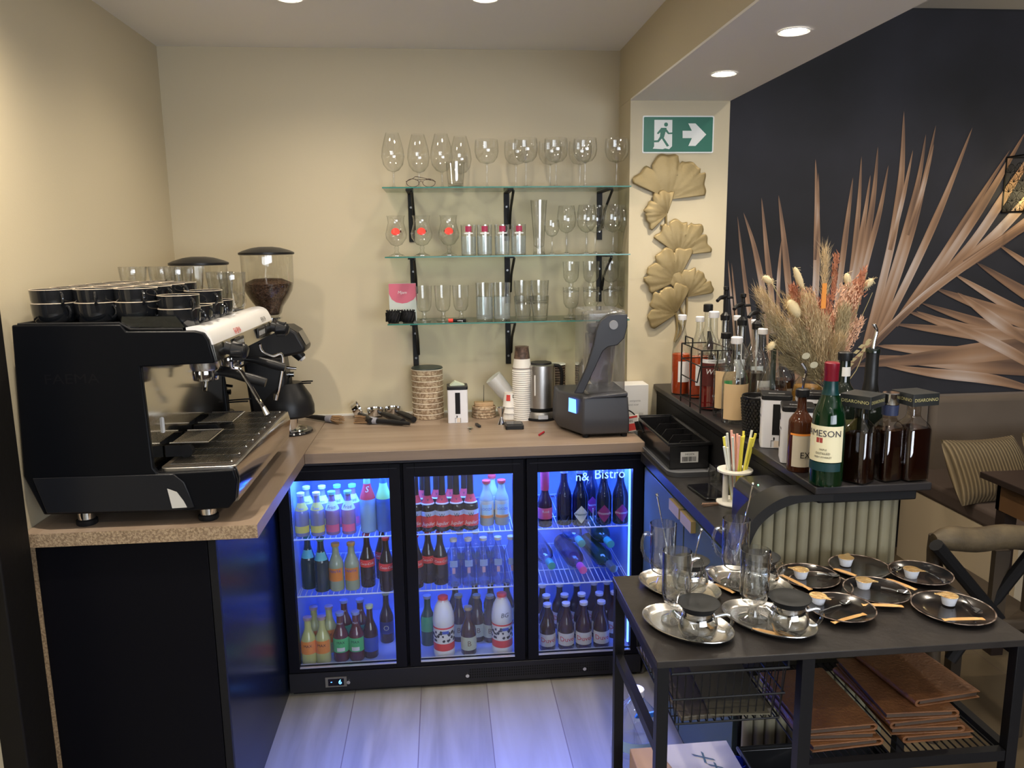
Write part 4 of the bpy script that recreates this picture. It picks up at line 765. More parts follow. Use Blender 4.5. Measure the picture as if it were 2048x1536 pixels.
# ------------------------------------------------------------------ glassware (thin walls)
def gl(name, prof, parts=()):
    o = thing(name, '', 'glass', (0, 0, 0)); MB().lathe(prof, 32, cap=False).build('glass_bowl', GLASS, o, fixn=False)
    for n, p, m in parts: MB().lathe(p, 28, cap=False).build(n, m, o, fixn=False)
    return o
def foot(r, hs, rs=.0035, rb=.006): return [(.0001, .001), (r, .001), (r, .0022), (r*.6, .004), (rb, .008), (rs, .016), (rs, hs-.01), (rb, hs)]
BALLOON = gl('balloon_glass', [(.006, .062), (.022, .068), (.038, .088), (.0445, .118), (.041, .150), (.032, .185), (.025, .208), (.0245, .208)], [('stem_and_foot', foot(.036, .064), GLASS)])
GOBLET = gl('goblet', [(.006, .094), (.028, .100), (.042, .118), (.0470, .140), (.0465, .162), (.044, .186), (.0435, .186)], [('stem_and_foot', foot(.036, .096), GLASS)])
WINE = gl('wine_glass', [(.005, .085), (.022, .092), (.036, .112), (.040, .135), (.037, .165), (.032, .195), (.0315, .195)], [('stem_and_foot', foot(.034, .087), GLASS)])
SMALLW = gl('small_wine_glass', [(.005, .070), (.018, .076), (.027, .092), (.030, .110), (.028, .135), (.0275, .135)], [('stem_and_foot', foot(.028, .072, .003), GLASS)])
TUMB = gl('tumbler', [(.001, .006), (.026, .006), (.029, .0), (.030, .004), (.034, .05), (.037, .095), (.036, .095), (.033, .05), (.028, .012), (.001, .011)])
HIGH = gl('highball_glass', [(.001, .010), (.025, .010), (.0275, .0), (.0285, .004), (.0290, .07), (.0305, .120), (.0295, .120), (.028, .07), (.0265, .014), (.001, .013)], [('frosted_base', [(.0292, .004), (.0297, .075)], thin('frost_glass', (.85, .93, .95), 1.2, .1, .15))])
PILS = gl('pilsner_glass', [(.001, .012), (.020, .012), (.024, 0), (.0245, .004), (.021, .03), (.024, .08), (.030, .16), (.034, .215), (.033, .215), (.029, .16), (.023, .08), (.020, .035), (.001, .022)])
TULIP = gl('tulip_beer_glass', [(.006, .040), (.022, .046), (.040, .070), (.042, .088), (.036, .112), (.031, .130), (.033, .150), (.036, .158), (.0355, .158)], [('stem_and_foot', [(.0001, .001), (.031, .001), (.031, .004), (.012, .012), (.007, .022), (.010, .034), (.006, .041)], GLASS)])
R = .0392; v = MB(); TP = [(.040, .070), (.042, .088), (.036, .112), (.031, .130)]; N_ = 12; vs = []
for j in range(N_+1):
    z = .082+.028*j/N_; w = .42*math.sqrt(max(0, 1-((z-.096)/.0142)**2)); r_ = prad(TP, z)+.0008
    vs += [(r_*math.sin(w*(k/4-1)), -r_*math.cos(w*(k/4-1)), z) for k in range(9)]
v.add(vs, [(j*9+k, j*9+k+1, j*9+k+10, j*9+k+9) for j in range(N_) for k in range(8)]); v.build('red_emblem', M('emblem_red', (.85, .06, .04), .3), TULIP, fixn=False); v = MB(); v.lathe([(.0407, .094), (.0387, .102)], 8, a0=PI/2-.5, a1=PI/2+.5, cap=False).build('dark_emblem', M('emblem_dark', (.12, .04, .03), .4), TULIP, fixn=False)
LOGO = dup(HIGH, (0, 0, 0)); LOGO.name = 'logo_highball_glass'
MB().lathe([(.0308, .092), (.0311, .114)], 10, a0=-PI/2-.40, a1=-PI/2+.40, cap=False).build('red_logo', M('logo_maroon', (.35, .02, .07), .4), LOGO, fixn=False); MB().lathe([(.0306, .084), (.0308, .089)], 10, a0=-PI/2-.6, a1=-PI/2+.6, cap=False).build('white_band', LW, LOGO, fixn=False)
FOOTED = gl('footed_beer_glass', [(.008, .036), (.022, .042), (.030, .060), (.032, .100), (.034, .142), (.0335, .142)], [('stem_and_foot', [(.0001, .001), (.028, .001), (.028, .004), (.012, .010), (.008, .024), (.009, .037)], GLASS)])
IRISH = gl('irish_coffee_glass', [(.010, .038), (.022, .044), (.031, .060), (.0325, .09), (.034, .125), (.0335, .125)], [('stem_and_foot', [(.0001, .001), (.031, .001), (.031, .005), (.014, .012), (.009, .024), (.011, .038)], GLASS)])
used = set()
def put(proto, px, k, y, label, grp, z=None, scale=None):
    zz = (SZ[k]+.0006) if z is None else z; x = pr_px(px, y, zz+.05)
    if proto.name in used: o = dup(proto, (x, y, zz), 0, label, grp, scale)
    else:
        used.add(proto.name); o = proto; o.location = (x, y, zz); o['label'] = label; o['group'] = grp
        if scale: o.scale = scale
    o['category'] = 'glass'; return o
S1 = (1, 1, 1)
g = 'balloon glasses on the upper shelf'
for px, y, l in ((787, .43, 'leftmost'), (838, .47, 'second from the left'), (884, .45, 'third from the left'), (922, .52, 'fourth, behind the small tumbler')): put(BALLOON, px, 0, y, 'clear balloon glass on the upper glass shelf, %s' % l, g)
put(TUMB, 911, 0, .40, 'small tumbler standing in front of the balloon glasses, upper shelf', 'tumblers')
g = 'goblets on the upper shelf'
for px, y, l in ((974, .46, 'just right of the balloon glasses'), (1032, .50, 'second of the goblets, in the back'), (1052, .42, 'third of the goblets, in front'), (1100, .50, 'fourth of the goblets, in the back'), (1112, .42, 'fifth of the goblets, in front'), (1160, .50, 'sixth of the goblets, in the back'), (1170, .42, 'seventh of the goblets, in front'), (1233, .42, 'rightmost, next to the pillar')): put(GOBLET, px, 0, y, 'round clear goblet on the upper glass shelf, %s' % l, g)
g = 'tulip beer glasses'
for px, l in ((793, 'leftmost'), (844, 'middle one, before the bracket'), (898, 'right one, beside the tall logo glasses')): put(TULIP, px, 1, .43, 'tulip beer glass with a red emblem, %s' % l, g)
g = 'logo glasses on the middle shelf'
for px, l in ((937, 'leftmost'), (969, 'second'), (1004, 'third, before the bracket'), (1037, 'rightmost')): put(LOGO, px, 1, .43, 'straight glass with a dark red logo, %s of four' % l, g)
put(PILS, 1078, 1, .46, 'tall flared beer glass on the middle shelf', 'beer glasses')
g = 'stemmed glasses on the middle shelf'
put(SMALLW, 1104, 1, .41, 'small stemmed glass right of the tall flared beer glass', g)
for px, y, l in ((1133, .50, 'behind the small stemmed glass'), (1173, .45, 'left of the right bracket'), (1190, .50, 'in front of the right bracket'), (1226, .44, 'second from the pillar'), (1247, .50, 'nearest the pillar')): put(WINE, px, 1, y, 'tall wine glass on the middle shelf, %s' % l, g)
g = 'footed beer glasses on the lower shelf'
for px, l in ((848, 'leftmost, beside the pink card'), (886, 'middle one behind the marker'), (922, 'right one')): put(FOOTED, px, 2, .45, 'short footed beer glass, %s' % l, g)
g = 'highball glasses on the lower shelf'
for px, y, l in ((969, .45, 'left one'), (1004, .45, 'right one')): put(HIGH, px, 2, y, 'plain frosted highball glass on the lower shelf, %s' % l, g, scale=(1.15, 1.15, 1.25))
g = 'stacked tumblers on the lower shelf'
for px, y, l in ((1046, .44, 'left stack'), (1080, .44, 'right stack')):
    for i in range(2): put(TUMB, px, 2, y, 'clear tumbler, %s of the %s on the lower shelf' % (['bottom', 'top'][i], l), g, z=SZ[2]+.0006+i*.062 if i else None)
g = 'irish coffee glasses on the lower shelf'
for px, y, l in ((1142, .47, 'leftmost'), (1182, .47, 'middle one'), (1222, .47, 'third one'), (1250, .50, 'nearest the pillar')):
    for i in range(2): put(IRISH, px, 2, y, 'irish coffee glass, %s of the pair, %s' % (['bottom', 'top'][i], l), g, z=SZ[2]+.0006+i*.105 if i else None)
for o in (TUMB, ): pass
# spectacles
x = pr_px(842, .38, SZ[0]); t = thing('eyeglasses', 'folded dark framed eyeglasses lying on the upper glass shelf', 'eyeglasses', (x, .385, SZ[0]+.0005), .05)
for s in (-1, 1): MB().tube([(s*.031+.024*math.cos(a), .0, .017+.015*math.sin(a)) for a in [2*PI*i/20 for i in range(20)]], .0013, 6, True).build('rim', M('frame_dark', (.05, .03, .02), .3), t)
MB().tube([(-.007, 0, .02), (0, 0, .023), (.007, 0, .02)], .0012, 6).build('bridge', M('frame_dark'), t)
MB().tube(smooth([Vector((-.057, 0, .022)), Vector((-.03, .018, .035)), Vector((-.015, .02, .042)), Vector((.04, .02, .030))], 4), .0012, 6).build('temple', M('frame_dark'), t); MB().tube([(.057, 0, .022), (.03, .012, .030), (-.02, .018, .030)], .0012, 6).build('temple', M('frame_dark'), t)
# lower shelf small things
x = pr_px(805, .47, 1.41); t = thing('pink_card', 'pink and white advert card leaning on the lower shelf', 'card', (x, .47, SZ[2]+.0008), .03); t.rotation_euler = (-.10, 0, .03)
MB().box(-.053, -.0006, .0, .056, .0006, .152).build('card', M('card_pale', (.55, .58, .55), .5), t)
P = [(-.053, .150), (.056, .150), (.056, .1), (.045, .085), (.02, .073), (0, .07), (-.025, .075), (-.043, .088), (-.053, .11)]; MB().prism([(a, b+.001) for a, b in P], 'y', -.0011, -.0007).build('pink_print', M('card_pink', (.62, .13, .20), .5), t); MB().text('Mjam', .017, lambda a, b: (a, -.0013, .115+b), .2).build('lettering', LW, t, fixn=False)
for px, l in ((787, 'left'), (816, 'right')):
    x = pr_px(px, .40, SZ[2]+.02); t = thing('candle_holder', 'small ornate black openwork candle holder, the %s one of the pair' % l, 'candle holder', (x, .40, SZ[2]+.0006), .3 if l == 'right' else 0, 'ornate black candle holders')
    MB().lathe([(.020, 0), (.028, .010), (.030, .026), (.026, .042), (.025, .046), (.022, .042), (.026, .026), (.001, .006)], 24).build('bowl', MATT, t); m = MB()
    for i in range(14): a = 2*PI*i/14; m.tube([(.0295*math.cos(a+k*.12), .0295*math.sin(a+k*.12), .006+.007*k) for k in range(6)], .0016, 5)
    for i in range(14): a = 2*PI*i/14; m.ball((.026*math.cos(a), .026*math.sin(a), .048), .0035, 6, 5)
    m.build('filigree', IRON, t)
x = pr_px(914, .375, SZ[2]); t = thing('marker_pen', 'black marker pen with red cap lying on the lower glass shelf', 'marker', (x, .372, SZ[2]+.0075)); MB().tube([(-.016, 0, 0), (.036, 0, 0)], .0068, 14).build('barrel', MATT, t); MB().tube([(-.034, 0, 0), (-.016, 0, 0)], .0078, 14).build('cap', M('cap_scarlet', (.8, .05, .03), .3), t); MB().text('edding', .008, lambda a, b: (.012+a, -.0070, b)).build('lettering', LW, t, fixn=False)
x = pr_px(1262, .36, SZ[2]); t = tag(MB().tube([(-.05, 0, 0), (.0, 0, 0)], .0035, 8).build('white_straw', WHITE, None, loc=(1.335, .362, SZ[2]+.0045)), 'thin white stick lying at the right end of the lower shelf', 'stick')
# ================================================================== exit sign, ginkgo
t = thing('exit_sign', 'green emergency exit sign with running figure and right arrow on the pillar', 'sign', (1.535, PY, 2.066))
MB().prism(rrect(-.144, -.071, .144, .071, .006), 'y', -.003, -.0005).build('sign_board', M('sign_white', (.80, .82, .80), .4), t)
MB().prism(rrect(-.139, -.066, .139, .066, .004), 'y', -.0036, -.003).build('green_field', M('sign_green', (.012, .15, .095), .4), t)
def sg(px, py): p = yp(px, py, PY); return (p.x-1.535, p.z-2.066)
Z = lambda L: [sg(1240+a/3.073, 200+b/3.073) for a, b in L]
MB().prism([(a, b) for a, b in Z([(383, 190), (440, 190), (418, 145), (462, 145), (528, 213), (462, 283), (418, 283), (440, 235), (383, 235)])], 'y', -.0042, -.0036).build('arrow', M('sign_white'), t)
MB().prism(Z([(210, 123), (320, 123), (318, 285), (300, 303), (275, 298), (262, 303), (200, 300), (208, 285)]), 'y', -.0042, -.0036).build('door_symbol', M('sign_white'), t)
m = MB(); h = Z([(281, 152)])[0]; m.prism([(h[0]+.0078*math.cos(i*PI/8), h[1]+.0078*math.sin(i*PI/8)) for i in range(16)], 'y', -.0047, -.0042)
for i, L in enumerate(([(250, 172), (285, 172), (268, 232), (243, 228)], [(252, 172), (225, 205), (232, 212), (262, 186)], [(280, 174), (300, 202), (322, 200), (322, 210), (294, 211), (274, 190)], [(245, 222), (262, 226), (300, 282), (286, 288)], [(246, 222), (258, 234), (236, 260), (190, 262), (190, 252), (230, 248)])): m.prism(Z(L), 'y', -.00475-.00003*i, -.0042)
m.build('running_figure', M('sign_green'), t)
t = thing('ginkgo_wall_decoration', 'gold metal ginkgo branch with six fan leaves hung on the pillar', 'wall decoration', (1.52, PY-.004, 1.26))
GOLD = M('aged_gold', (.27, .20, .085), .48, .45, bump=(60, .12), var=(9, (.34, .26, .13), .3))
def gp(a, b, off=0): p = yp(1240+a/3.073, 200+b/3.073, PY-.01); return Vector((p.x-1.52, -off, p.z-1.26))
def ginkgo(base, tip, spread, seed, off):
    B = gp(*base); T = gp(*tip); L = (T-B).length; ax = math.atan2(T.z-B.z, T.x-B.x); rs = random.Random(seed); lob = [rs.uniform(-1, 1) for _ in range(3)]
    def fn(u, v):
        a = (u-.5)*2; th = ax-a*spread*1.18; ed = 1+.05*math.sin(u*17+seed)+.03*math.sin(u*41)-.09*abs(a)**3
        for c in (.27+.05*lob[0], .5+.06*lob[1], .75+.05*lob[2]): ed -= .14*max(0, 1-abs(u-c)/.022)
        r = L*(.02+.98*v)*ed if v > .85 else L*(.02+.98*v)*(ed if v > .6 else 1-.09*abs(a)**3)
        dep = off+.014*math.sin(v*PI*.75)*(1-.35*a*a)+.0005*math.sin(u*52)*v+(.0007*math.sin(u*17+seed) if v > .3 else 0)
        return (B.x+r*math.cos(th), -dep, B.z+r*math.sin(th))
    m = MB(); m.sheet(fn, 64, 14); o = m.build('leaf', GOLD, t, ang=60); s = o.modifiers.new('thick', 'SOLIDIFY'); s.thickness = .0015; return o
ginkgo((300, 612), (345, 345), 1.12, 1, .004); ginkgo((292, 700), (170, 625), 1.12, 2, .008); ginkgo((362, 955), (420, 745), 1.05, 3, .004)
ginkgo((352, 1110), (215, 960), 1.05, 4, .010); ginkgo((408, 1212), (455, 1040), 1.0, 5, .006); ginkgo((345, 1312), (215, 1190), 1.12, 6, .009)
m = MB()
for L in ([(300, 600), (285, 680), (290, 790), (330, 900), (370, 1000), (350, 1100)], [(335, 1490), (385, 1410), (408, 1320), (412, 1215)], [(250, 770), (285, 800), (350, 960)], [(395, 1220), (350, 1270), (345, 1330), (375, 1400), (350, 1470)], [(335, 1480), (352, 1400), (345, 1310)], [(352, 1110), (350, 1200), (375, 1290), (400, 1340)]): m.tube(smooth([gp(a, b, .006) for a, b in L], 5), .0042, 8)
m.build('stem', GOLD, t)
# ================================================================== bar counter
WZ, LZ = .900, 1.070
BAR = thing('bar_counter', 'black topped bar counter with raised ledge and fluted cream front', 'bar counter', (1.5, -.3, 0))
TOPM = M('bar_top_black', (.014, .0135, .014), .34, spec=.35, var=(30, (.024, .023, .023), .2))
wb(MB().box(1.292, -.974, WZ-.035, 1.470, -.034, WZ).box(1.3165, -.034, WZ-.035, 1.470, PY-.002, WZ), 'worktop', TOPM, BAR, bev=.002)
wb(MB().box(1.455, -1.022, LZ-.020, 1.745, PY-.003, LZ), 'ledge', M('ledge_black', (.020, .018, .019), .34, spec=.35), BAR, bev=.003)
wb(MB().box(1.468, -1.012, LZ-.045, 1.715, PY-.003, LZ-.020), 'ledge_underlay', MATT, BAR, bev=.004)
wb(MB().box(1.470, -.99, .60, 1.482, PY-.003, LZ-.045), 'riser', MATT, BAR)
CABF = M('blue_grey_front', (.06, .085, .072), .45, spec=.2)
wb(MB().box(1.322, -.955, .06, 1.465, -.04, WZ-.035), 'cabinet_body', MATT, BAR)
for a, b in ((-.95, -.515), (-.505, -.045)):
    d = wb(MB().box(1.305, a, .10, 1.321, b, WZ-.055), 'cabinet_door', CABF, BAR, bev=.0015)
    h = MB(); yc = -.505
    if a < -.6: h.box(1.290, -.62, WZ-.090, 1.306, -.518, WZ-.055)
    else: h.box(1.290, -.502, WZ-.090, 1.306, -.40, WZ-.055)
    sub(h, 'handle', M('brass_handle', (.60, .45, .20), .4, .55), d, label='brass pull on the top edge')
FLU = M('fluted_cream', (.235, .215, .14), .36, var=(6, (.19, .175, .12), .25))
m = MB(); YF = -.985; x0, x1, Rr = 1.315, 1.700, .055
path = [(x0+i*.0015, YF) for i in range(int((x1-Rr-x0)/.0015)+1)]+[(a, b) for a, b in arc(x1-Rr, YF+Rr, Rr, -PI/2, 0, 18)]+[(x1, YF+Rr+i*.004) for i in range(1, 320)]
s = 0; out = []; prev = path[0]
for i, q in enumerate(path):
    s += math.dist(prev, q); prev = q; nx = path[min(i+1, len(path)-1)]; pv = path[max(i-1, 0)]; tx, ty = nx[0]-pv[0], nx[1]-pv[1]; L = math.hypot(tx, ty); u = (s/.0295) % 1
    off = .0115*math.sqrt(max(0, 1-(2*u-1)**2)) if u < .88 else -.009
    out.append((q[0]+ty/L*off, q[1]-tx/L*off))
AP = [yp(1480+a/4.876, 900+b/4.876, -1.0) for a, b in ((40, 1160), (62, 1060), (85, 960), (122, 850), (185, 740), (270, 655), (380, 580), (500, 530), (620, 505))]
def ztop(a, b):
    if b > YF+.01: return LZ-.046
    for p, q in zip(AP, AP[1:]):
        if p.x <= a <= q.x: return min(LZ-.046, p.z+(q.z-p.z)*(a-p.x)/(q.x-p.x)+.010)
    return AP[0].z*.0+.70 if a < AP[0].x else LZ-.046
m.add([(a, b, 0) for a, b in out]+[(a, b, ztop(a, b)) for a, b in out], [(i, i+1, len(out)+i+1, len(out)+i) for i in range(len(out)-1)])
wb(m, 'fluted_front', FLU, BAR, ang=50); wb(MB().box(1.484, YF+.012, 0, 1.684, PY-.003, LZ-.046), 'core', MATT, BAR)
# arch band framing the fluted end
arcp = [yp(1480+a/4.876, 900+b/4.876, -1.012) for a, b in ((40, 1160), (62, 1060), (85, 960), (122, 850), (185, 740), (270, 655), (380, 580), (500, 530), (620, 505), (760, 495), (900, 490))]
ins = smooth([Vector((p.x, 0, p.z)) for p in arcp], 4); outp = []
for i, q in enumerate(ins):
    d = ins[min(i+1, len(ins)-1)]-ins[max(i-1, 0)]; n = Vector((-d.z, 0, d.x)).normalized(); outp.append(q+n*.024)
poly = [(q.x, q.z) for q in ins]+[(q.x, q.z) for q in reversed(outp)]
poly = [(a, min(b, LZ-.021)) for a, b in poly]
wb(MB().prism(poly, 'y', -1.016, -.935), 'arched_edge', M('arch_black', (.012, .012, .0125), .34, spec=.35), BAR)
fill = [(q.x, min(q.z, LZ-.021)) for q in outp]
wb(MB().prism([(q.x, min(q.z, LZ-.025)) for q in ins]+[(1.60, .0), (1.322, .0)], 'y', -.9755, -.975), 'end_backing', MATT, BAR)
# ------------------------------------------------------------------ things on the worktop
t = thing('utensil_tray', 'grey plastic tray lying under the black divided crate on the bar worktop', 'tray', (1.375, -.115, WZ))
m = MB(); m.prism(rrect(-.070, -.245, .088, .325, .035), 'z', 0, .003); k = len(m.f)
ri = rrect(-.070, -.245, .088, .325, .035, 6); ro = rrect(-.076, -.252, .089, .330, .038, 6); ri2 = rrect(-.066, -.240, .086, .322, .032, 6); n = len(ri)
m.add([(a, b, .003) for a, b in ri2]+[(a, b, .016) for a, b in ri]+[(a, b, .017) for a, b in ro]+[(a, b, .001) for a, b in ri], [(j*n+i, j*n+(i+1) % n, (j+1)*n+(i+1) % n, (j+1)*n+i) for j in range(3) for i in range(n)])
m.build('tray_body', M('grey_plastic', (.13, .135, .145), .3), t)
t = thing('divided_crate', 'black divided plastic crate with barcode label on the bar worktop', 'crate', (1.3905, -.070, WZ+.0045))
CR = M('crate_black', (.012, .012, .013), .24, coat=.3)
m = MB(); Wx, Ly, Hh = .066, .215, .085
for b in ((-Wx, -Ly, 0, Wx, Ly, .003), (-Wx, -Ly, 0, -Wx+.003, Ly, Hh), (Wx-.003, -Ly, 0, Wx, Ly, Hh), (-Wx, -Ly, 0, Wx, -Ly+.003, Hh), (-Wx, Ly-.003, 0, Wx, Ly, Hh)): m.box(*b)
m.build('crate_body', CR, t, bev=.0015)
r = MB(); r.tube([(-Wx-.004, -Ly-.004, Hh), (Wx+.004, -Ly-.004, Hh), (Wx+.004, Ly+.004, Hh), (-Wx-.004, Ly+.004, Hh)], .0055, 8, True); r.build('rolled_rim', CR, t)
for i in range(4):
    y = -.13+i*.088; MB().prism([(-Wx+.003, .004), (-Wx+.003, .045), (-.020, .050), (-.003, .074), (Wx-.003, .074), (Wx-.003, .004)], 'y', y-.002, y+.002).build('divider', CR, t)
MB().box(-.030, -Ly-.0012, .022, .030, -Ly-.0004, .058).build('barcode_label', M('label_dirty', (.55, .55, .54), .5), t); m = MB(); rs = random.Random(5); x = -.024
while x < .022: w = rs.choice((.0008, .0014, .0022)); m.box(x, -Ly-.0016, .026, x+w, -Ly-.0012, .042); x += w+rs.choice((.0009, .0016))
m.text('0402074', .009, lambda a, b: (a, -Ly-.0016, .050+b)).build('barcode', MATT, t, fixn=False)
HXY = Vector((1.414, -.625, WZ)); t = thing('straw_holder', 'white round two tier straw holder on the bar worktop', 'straw holder', (HXY.x, HXY.y, WZ))
HW = M('holder_white', (.72, .70, .64), .35); m = MB(); m.lathe([(.048, 0), (.050, .002), (.050, .005), (.048, .007)], 32).lathe([(.026, .096), (.050, .096), (.050, .101), (.026, .101)], 32, cap=False).cyl((-.028, -.004, .006), (-.028, -.004, .098), .0085, .0085, 12); m.build('holder_body', HW, t)
rs = random.Random(9); SCOL = {'yellow': (.78, .70, .10), 'pale grey': (.62, .66, .60), 'pink': (.85, .45, .38), 'white': (.75, .78, .72)}
names = ['yellow']*9+['pale grey']*4+['pink']*4+['white']*3; used_l = {}
order = ['white', 'yellow', 'pale grey', 'white', 'pale grey', 'pale grey', 'pink', 'pale grey', 'pink', 'pink', 'yellow', 'pink', 'yellow', 'yellow', 'yellow', 'yellow', 'yellow', 'yellow', 'white', 'yellow']
cnt = {}
for i, c in enumerate(order):
    f = i/(len(order)-1); a0 = (f-.5)*.030; b0 = rs.uniform(-.012, .012); H = rs.uniform(.195, .215)-(.03 if i in (0, 3) else 0)
    top = Vector((-.040+.090*f, rs.uniform(-.02, .03), H)); bot = Vector((.004+a0*.5, b0, .008)); cnt[c] = cnt.get(c, 0)+1
    t = thing('drinking_straw', '%s drinking straw, %s %s one counted from the left in the holder' % (c, ['first', 'second', 'third', 'fourth', 'fifth', 'sixth', 'seventh', 'eighth', 'ninth', 'tenth'][cnt[c]-1], c), 'straw', Vector((HXY.x, HXY.y, WZ))+bot, 0, 'drinking straws in the white holder')
    MB().tube([(0, 0, 0), top-bot], .0036, 8).build('straw_tube', M('straw_'+c.replace(' ', '_'), SCOL[c], .35), t)
p = zp(1447, 935, WZ); t = thing('shot_glass', 'small clear glass standing by the grey tray corner', 'glass', (1.425, -.445, WZ)); MB().lathe([(.001, .008), (.018, .008), (.020, 0), (.022, .004), (.026, .055), (.025, .055), (.021, .01)], 24, cap=False).build('glass_cup', GLASS, t)
t = thing('smartphone', 'black phone lying flat on the bar worktop beside the straw holder', 'phone', (1.368, -.530, WZ), .10); MB().prism(rrect(-.036, -.070, .036, .070, .008), 'z', 0, .009).build('phone_body', M('phone_glass', (.006, .006, .008), .06, coat=.5), t, bev=.002)
t = thing('hair_pins', 'few thin copper coloured sticks lying near the straw holder foot', 'sticks', (1.345, -.645, WZ)); m = MB()
for a, b in (((-.03, .01), (.02, .012)), ((-.03, -.005), (.018, .004)), ((-.025, .02), (.02, .018))): m.tube([(a[0], a[1], .002), (b[0], b[1], .0025)], .0014, 6)
m.build('pins', M('copper_wire', (.55, .35, .25), .25, .9), t)
# card printer box on the corner
t = thing('receipt_printer', 'black receipt printer box on the bar end beside the ledge', 'printer', (1.405, -.846, WZ+.0005))
m = MB(); m.prism([(-.050, 0), (-.047, .100), (-.032, .122), (.062, .124), (.062, 0)], 'y', -.075, .085); m.build('printer_body', M('printer_black', (.016, .016, .018), .26, coat=.2), t, bev=.006, seg=3); MB().prism([(-.0515, .01), (-.0495, .094), (-.0485, .094), (-.0505, .01)], 'y', -.07, .08).build('side_panel', M('navy_panel', (.02, .02, .07), .2), t); MB().ball((-.015, -.0, .1225), .002, 8, 6).build('status_light', M('led_green', (.1, .8, .4), emit=(.2, 1, .5), es=3), t)
# ------------------------------------------------------------------ bottles on the ledge
def L(px, py): p = zp(px, py, LZ); return Vector((p.x, p.y, LZ+.0005))
def B(name, label, px, py, prof, mat, **k):
    loc = k.pop('loc', None) or L(px, py); return bottle(name, label, 'bottle', loc, prof, mat, **k)
BGL = thin('bottle_glass', (.93, .95, .94), 1.7); AMB = M('amber_liquid', (.55, .20, .03), .05, trans=.6, ior=1.33); ORL = M('orange_syrup', (.75, .10, .02), .12, trans=.2, ior=1.33); REDL = M('red_syrup', (.30, .02, .015), .08, trans=.3, ior=1.33); DKL = M('dark_syrup', (.03, .01, .008), .08); GOL = M('gold_syrup', (.60, .30, .06), .1, trans=.4)
SYR = bprof(.037, .300, .0125, .150, .265)
for x, y, l in ((1.485, .175, 'leftmost on the ledge'), (1.525, .09, 'second from the left on the ledge')):
    t = B('syrup_bottle', 'orange red syrup bottle with white cap, %s' % l, 0, 0, SYR, BGL, loc=Vector((x+.015, y, LZ+.0005)), capm=WCAP, capr=.016, caph=.02, liquid=(ORL, .155), bands=[(.05, .13, LW, 35)])
t = B('syrup_bottle', 'clear walnut syrup bottle with white cap and dark red label', 0, 0, bprof(.042, .335, .014, .185, .262), BGL, loc=Vector((1.520, -.115, LZ+.0005)), capm=WCAP, capr=.018, caph=.022, liquid=(REDL, .120), bands=[(.085, .178, M('label_walnut', (.10, .02, .018), .4), 80), (.165, .178, LW, 80, 'label_top')], texts=[('Walnut', .026, .135, LW, .2), ('CONCENTRATE', .008, .172, MATT, 0), ('SIROP', .010, .052, LW, 0)])
t = B('dark_cap_bottle', 'tall clear bottle with a black cap behind the walnut syrup', 0, 0, bprof(.036, .335, .013, .19, .26), BGL, loc=Vector((1.605, .19, LZ+.0005)), capm=BLKP, capr=.018, caph=.03, liquid=(DKL, .15), bands=[(.17, .24, MATT, 20)])
t = B('liqueur_bottle', 'clear bottle with a cream label showing a green map', 0, 0, bprof(.036, .275, .0125, .155, .230), BGL, loc=Vector((1.520, -.235, LZ+.0005)), capm=BLKP, capr=.017, caph=.02, bands=[(.03, .155, M('label_parchment', (.66, .47, .26), .5), 75), (.085, .125, LG, 22, 'map_print')])
t = B('liqueur_bottle', 'clear bottle with white cap and a cream label showing grapes', 0, 0, bprof(.041, .272, .0135, .135, .215), BGL, loc=Vector((1.518, -.335, LZ+.0005)), capm=WCAP, capr=.018, caph=.022, bands=[(.015, .130, M('label_parchment'), 75)])
m = MB(); rs = random.Random(2)
for i in range(16):
    r_ = rs.random(); a = rs.uniform(-.3, .2); z = .055+.06*r_; R_ = .0400; w = .006; m.lathe([(R_, z-w), (R_, z+w)], 3, a0=-PI/2+a*(.3+r_), a1=-PI/2+a*(.3+r_)+.2, cap=False)
m.build('grape_print', M('print_grape', (.35, .06, .13), .5), t, fixn=False)
# wire rack
t = thing('wire_rack', 'black wire rack standing around the walnut syrup bottle', 'rack', (1.49, -.06, LZ)); m = MB()
for z in (.02, .16, .215):
    m.tube([(-.035, -.13, z), (.075, -.13, z), (.075, .09, z), (-.035, .09, z)], .0022, 6, True)
for x, y in ((-.035, -.13), (.075, -.13), (.075, .09), (-.035, .09), (-.035, -.02), (.02, -.13)): m.tube([(x, y, 0), (x, y, .215)], .0028, 6)
m.tube([(-.035, -.03, .215), (-.035, -.03, .245), (-.035, .05, .245), (-.035, .05, .215)], .0028, 6).tube([(-.035, -.12, .16), (-.035, -.09, .10), (-.035, .08, .10)], .0022, 6); m.build('wires', IRON, t)
# pump bottles
for x, y, h, l in ((1.625, .06, .400, 'leftmost of the pump bottles, against the mural'), (1.615, -.13, .385, 'middle pump bottle behind the small white caps'), (1.615, -.26, .37, 'right pump bottle nearest the dried flowers')):
    t = B('pump_syrup_bottle', 'tall clear syrup bottle with black pump, %s' % l, 0, 0, bprof(.036, .30, .013, .17, .24), BGL, loc=Vector((x, y, LZ+.0005)), liquid=(DKL, .07 if y > -.2 else .15), group='syrup bottles with black pumps')
    m = MB(); m.lathe([(.017, .292), (.018, .31), (.010, .318), (.006, .322), (.006, h), (.010, h+.004), (.010, h+.014), (.001, h+.017)], 16).tube([(0, 0, h-.02), (-.03, -.028, h-.022), (-.048, -.044, h-.034)], .0062, 8).tube([(-.02, .018, h-.03), (.035, .02, h-.026)], .005, 6); m.build('pump', BLKP, t); MB().cyl((0, 0, .02), (0, 0, .29), .003, .003, 6).build('dip_tube', WHITE, t)
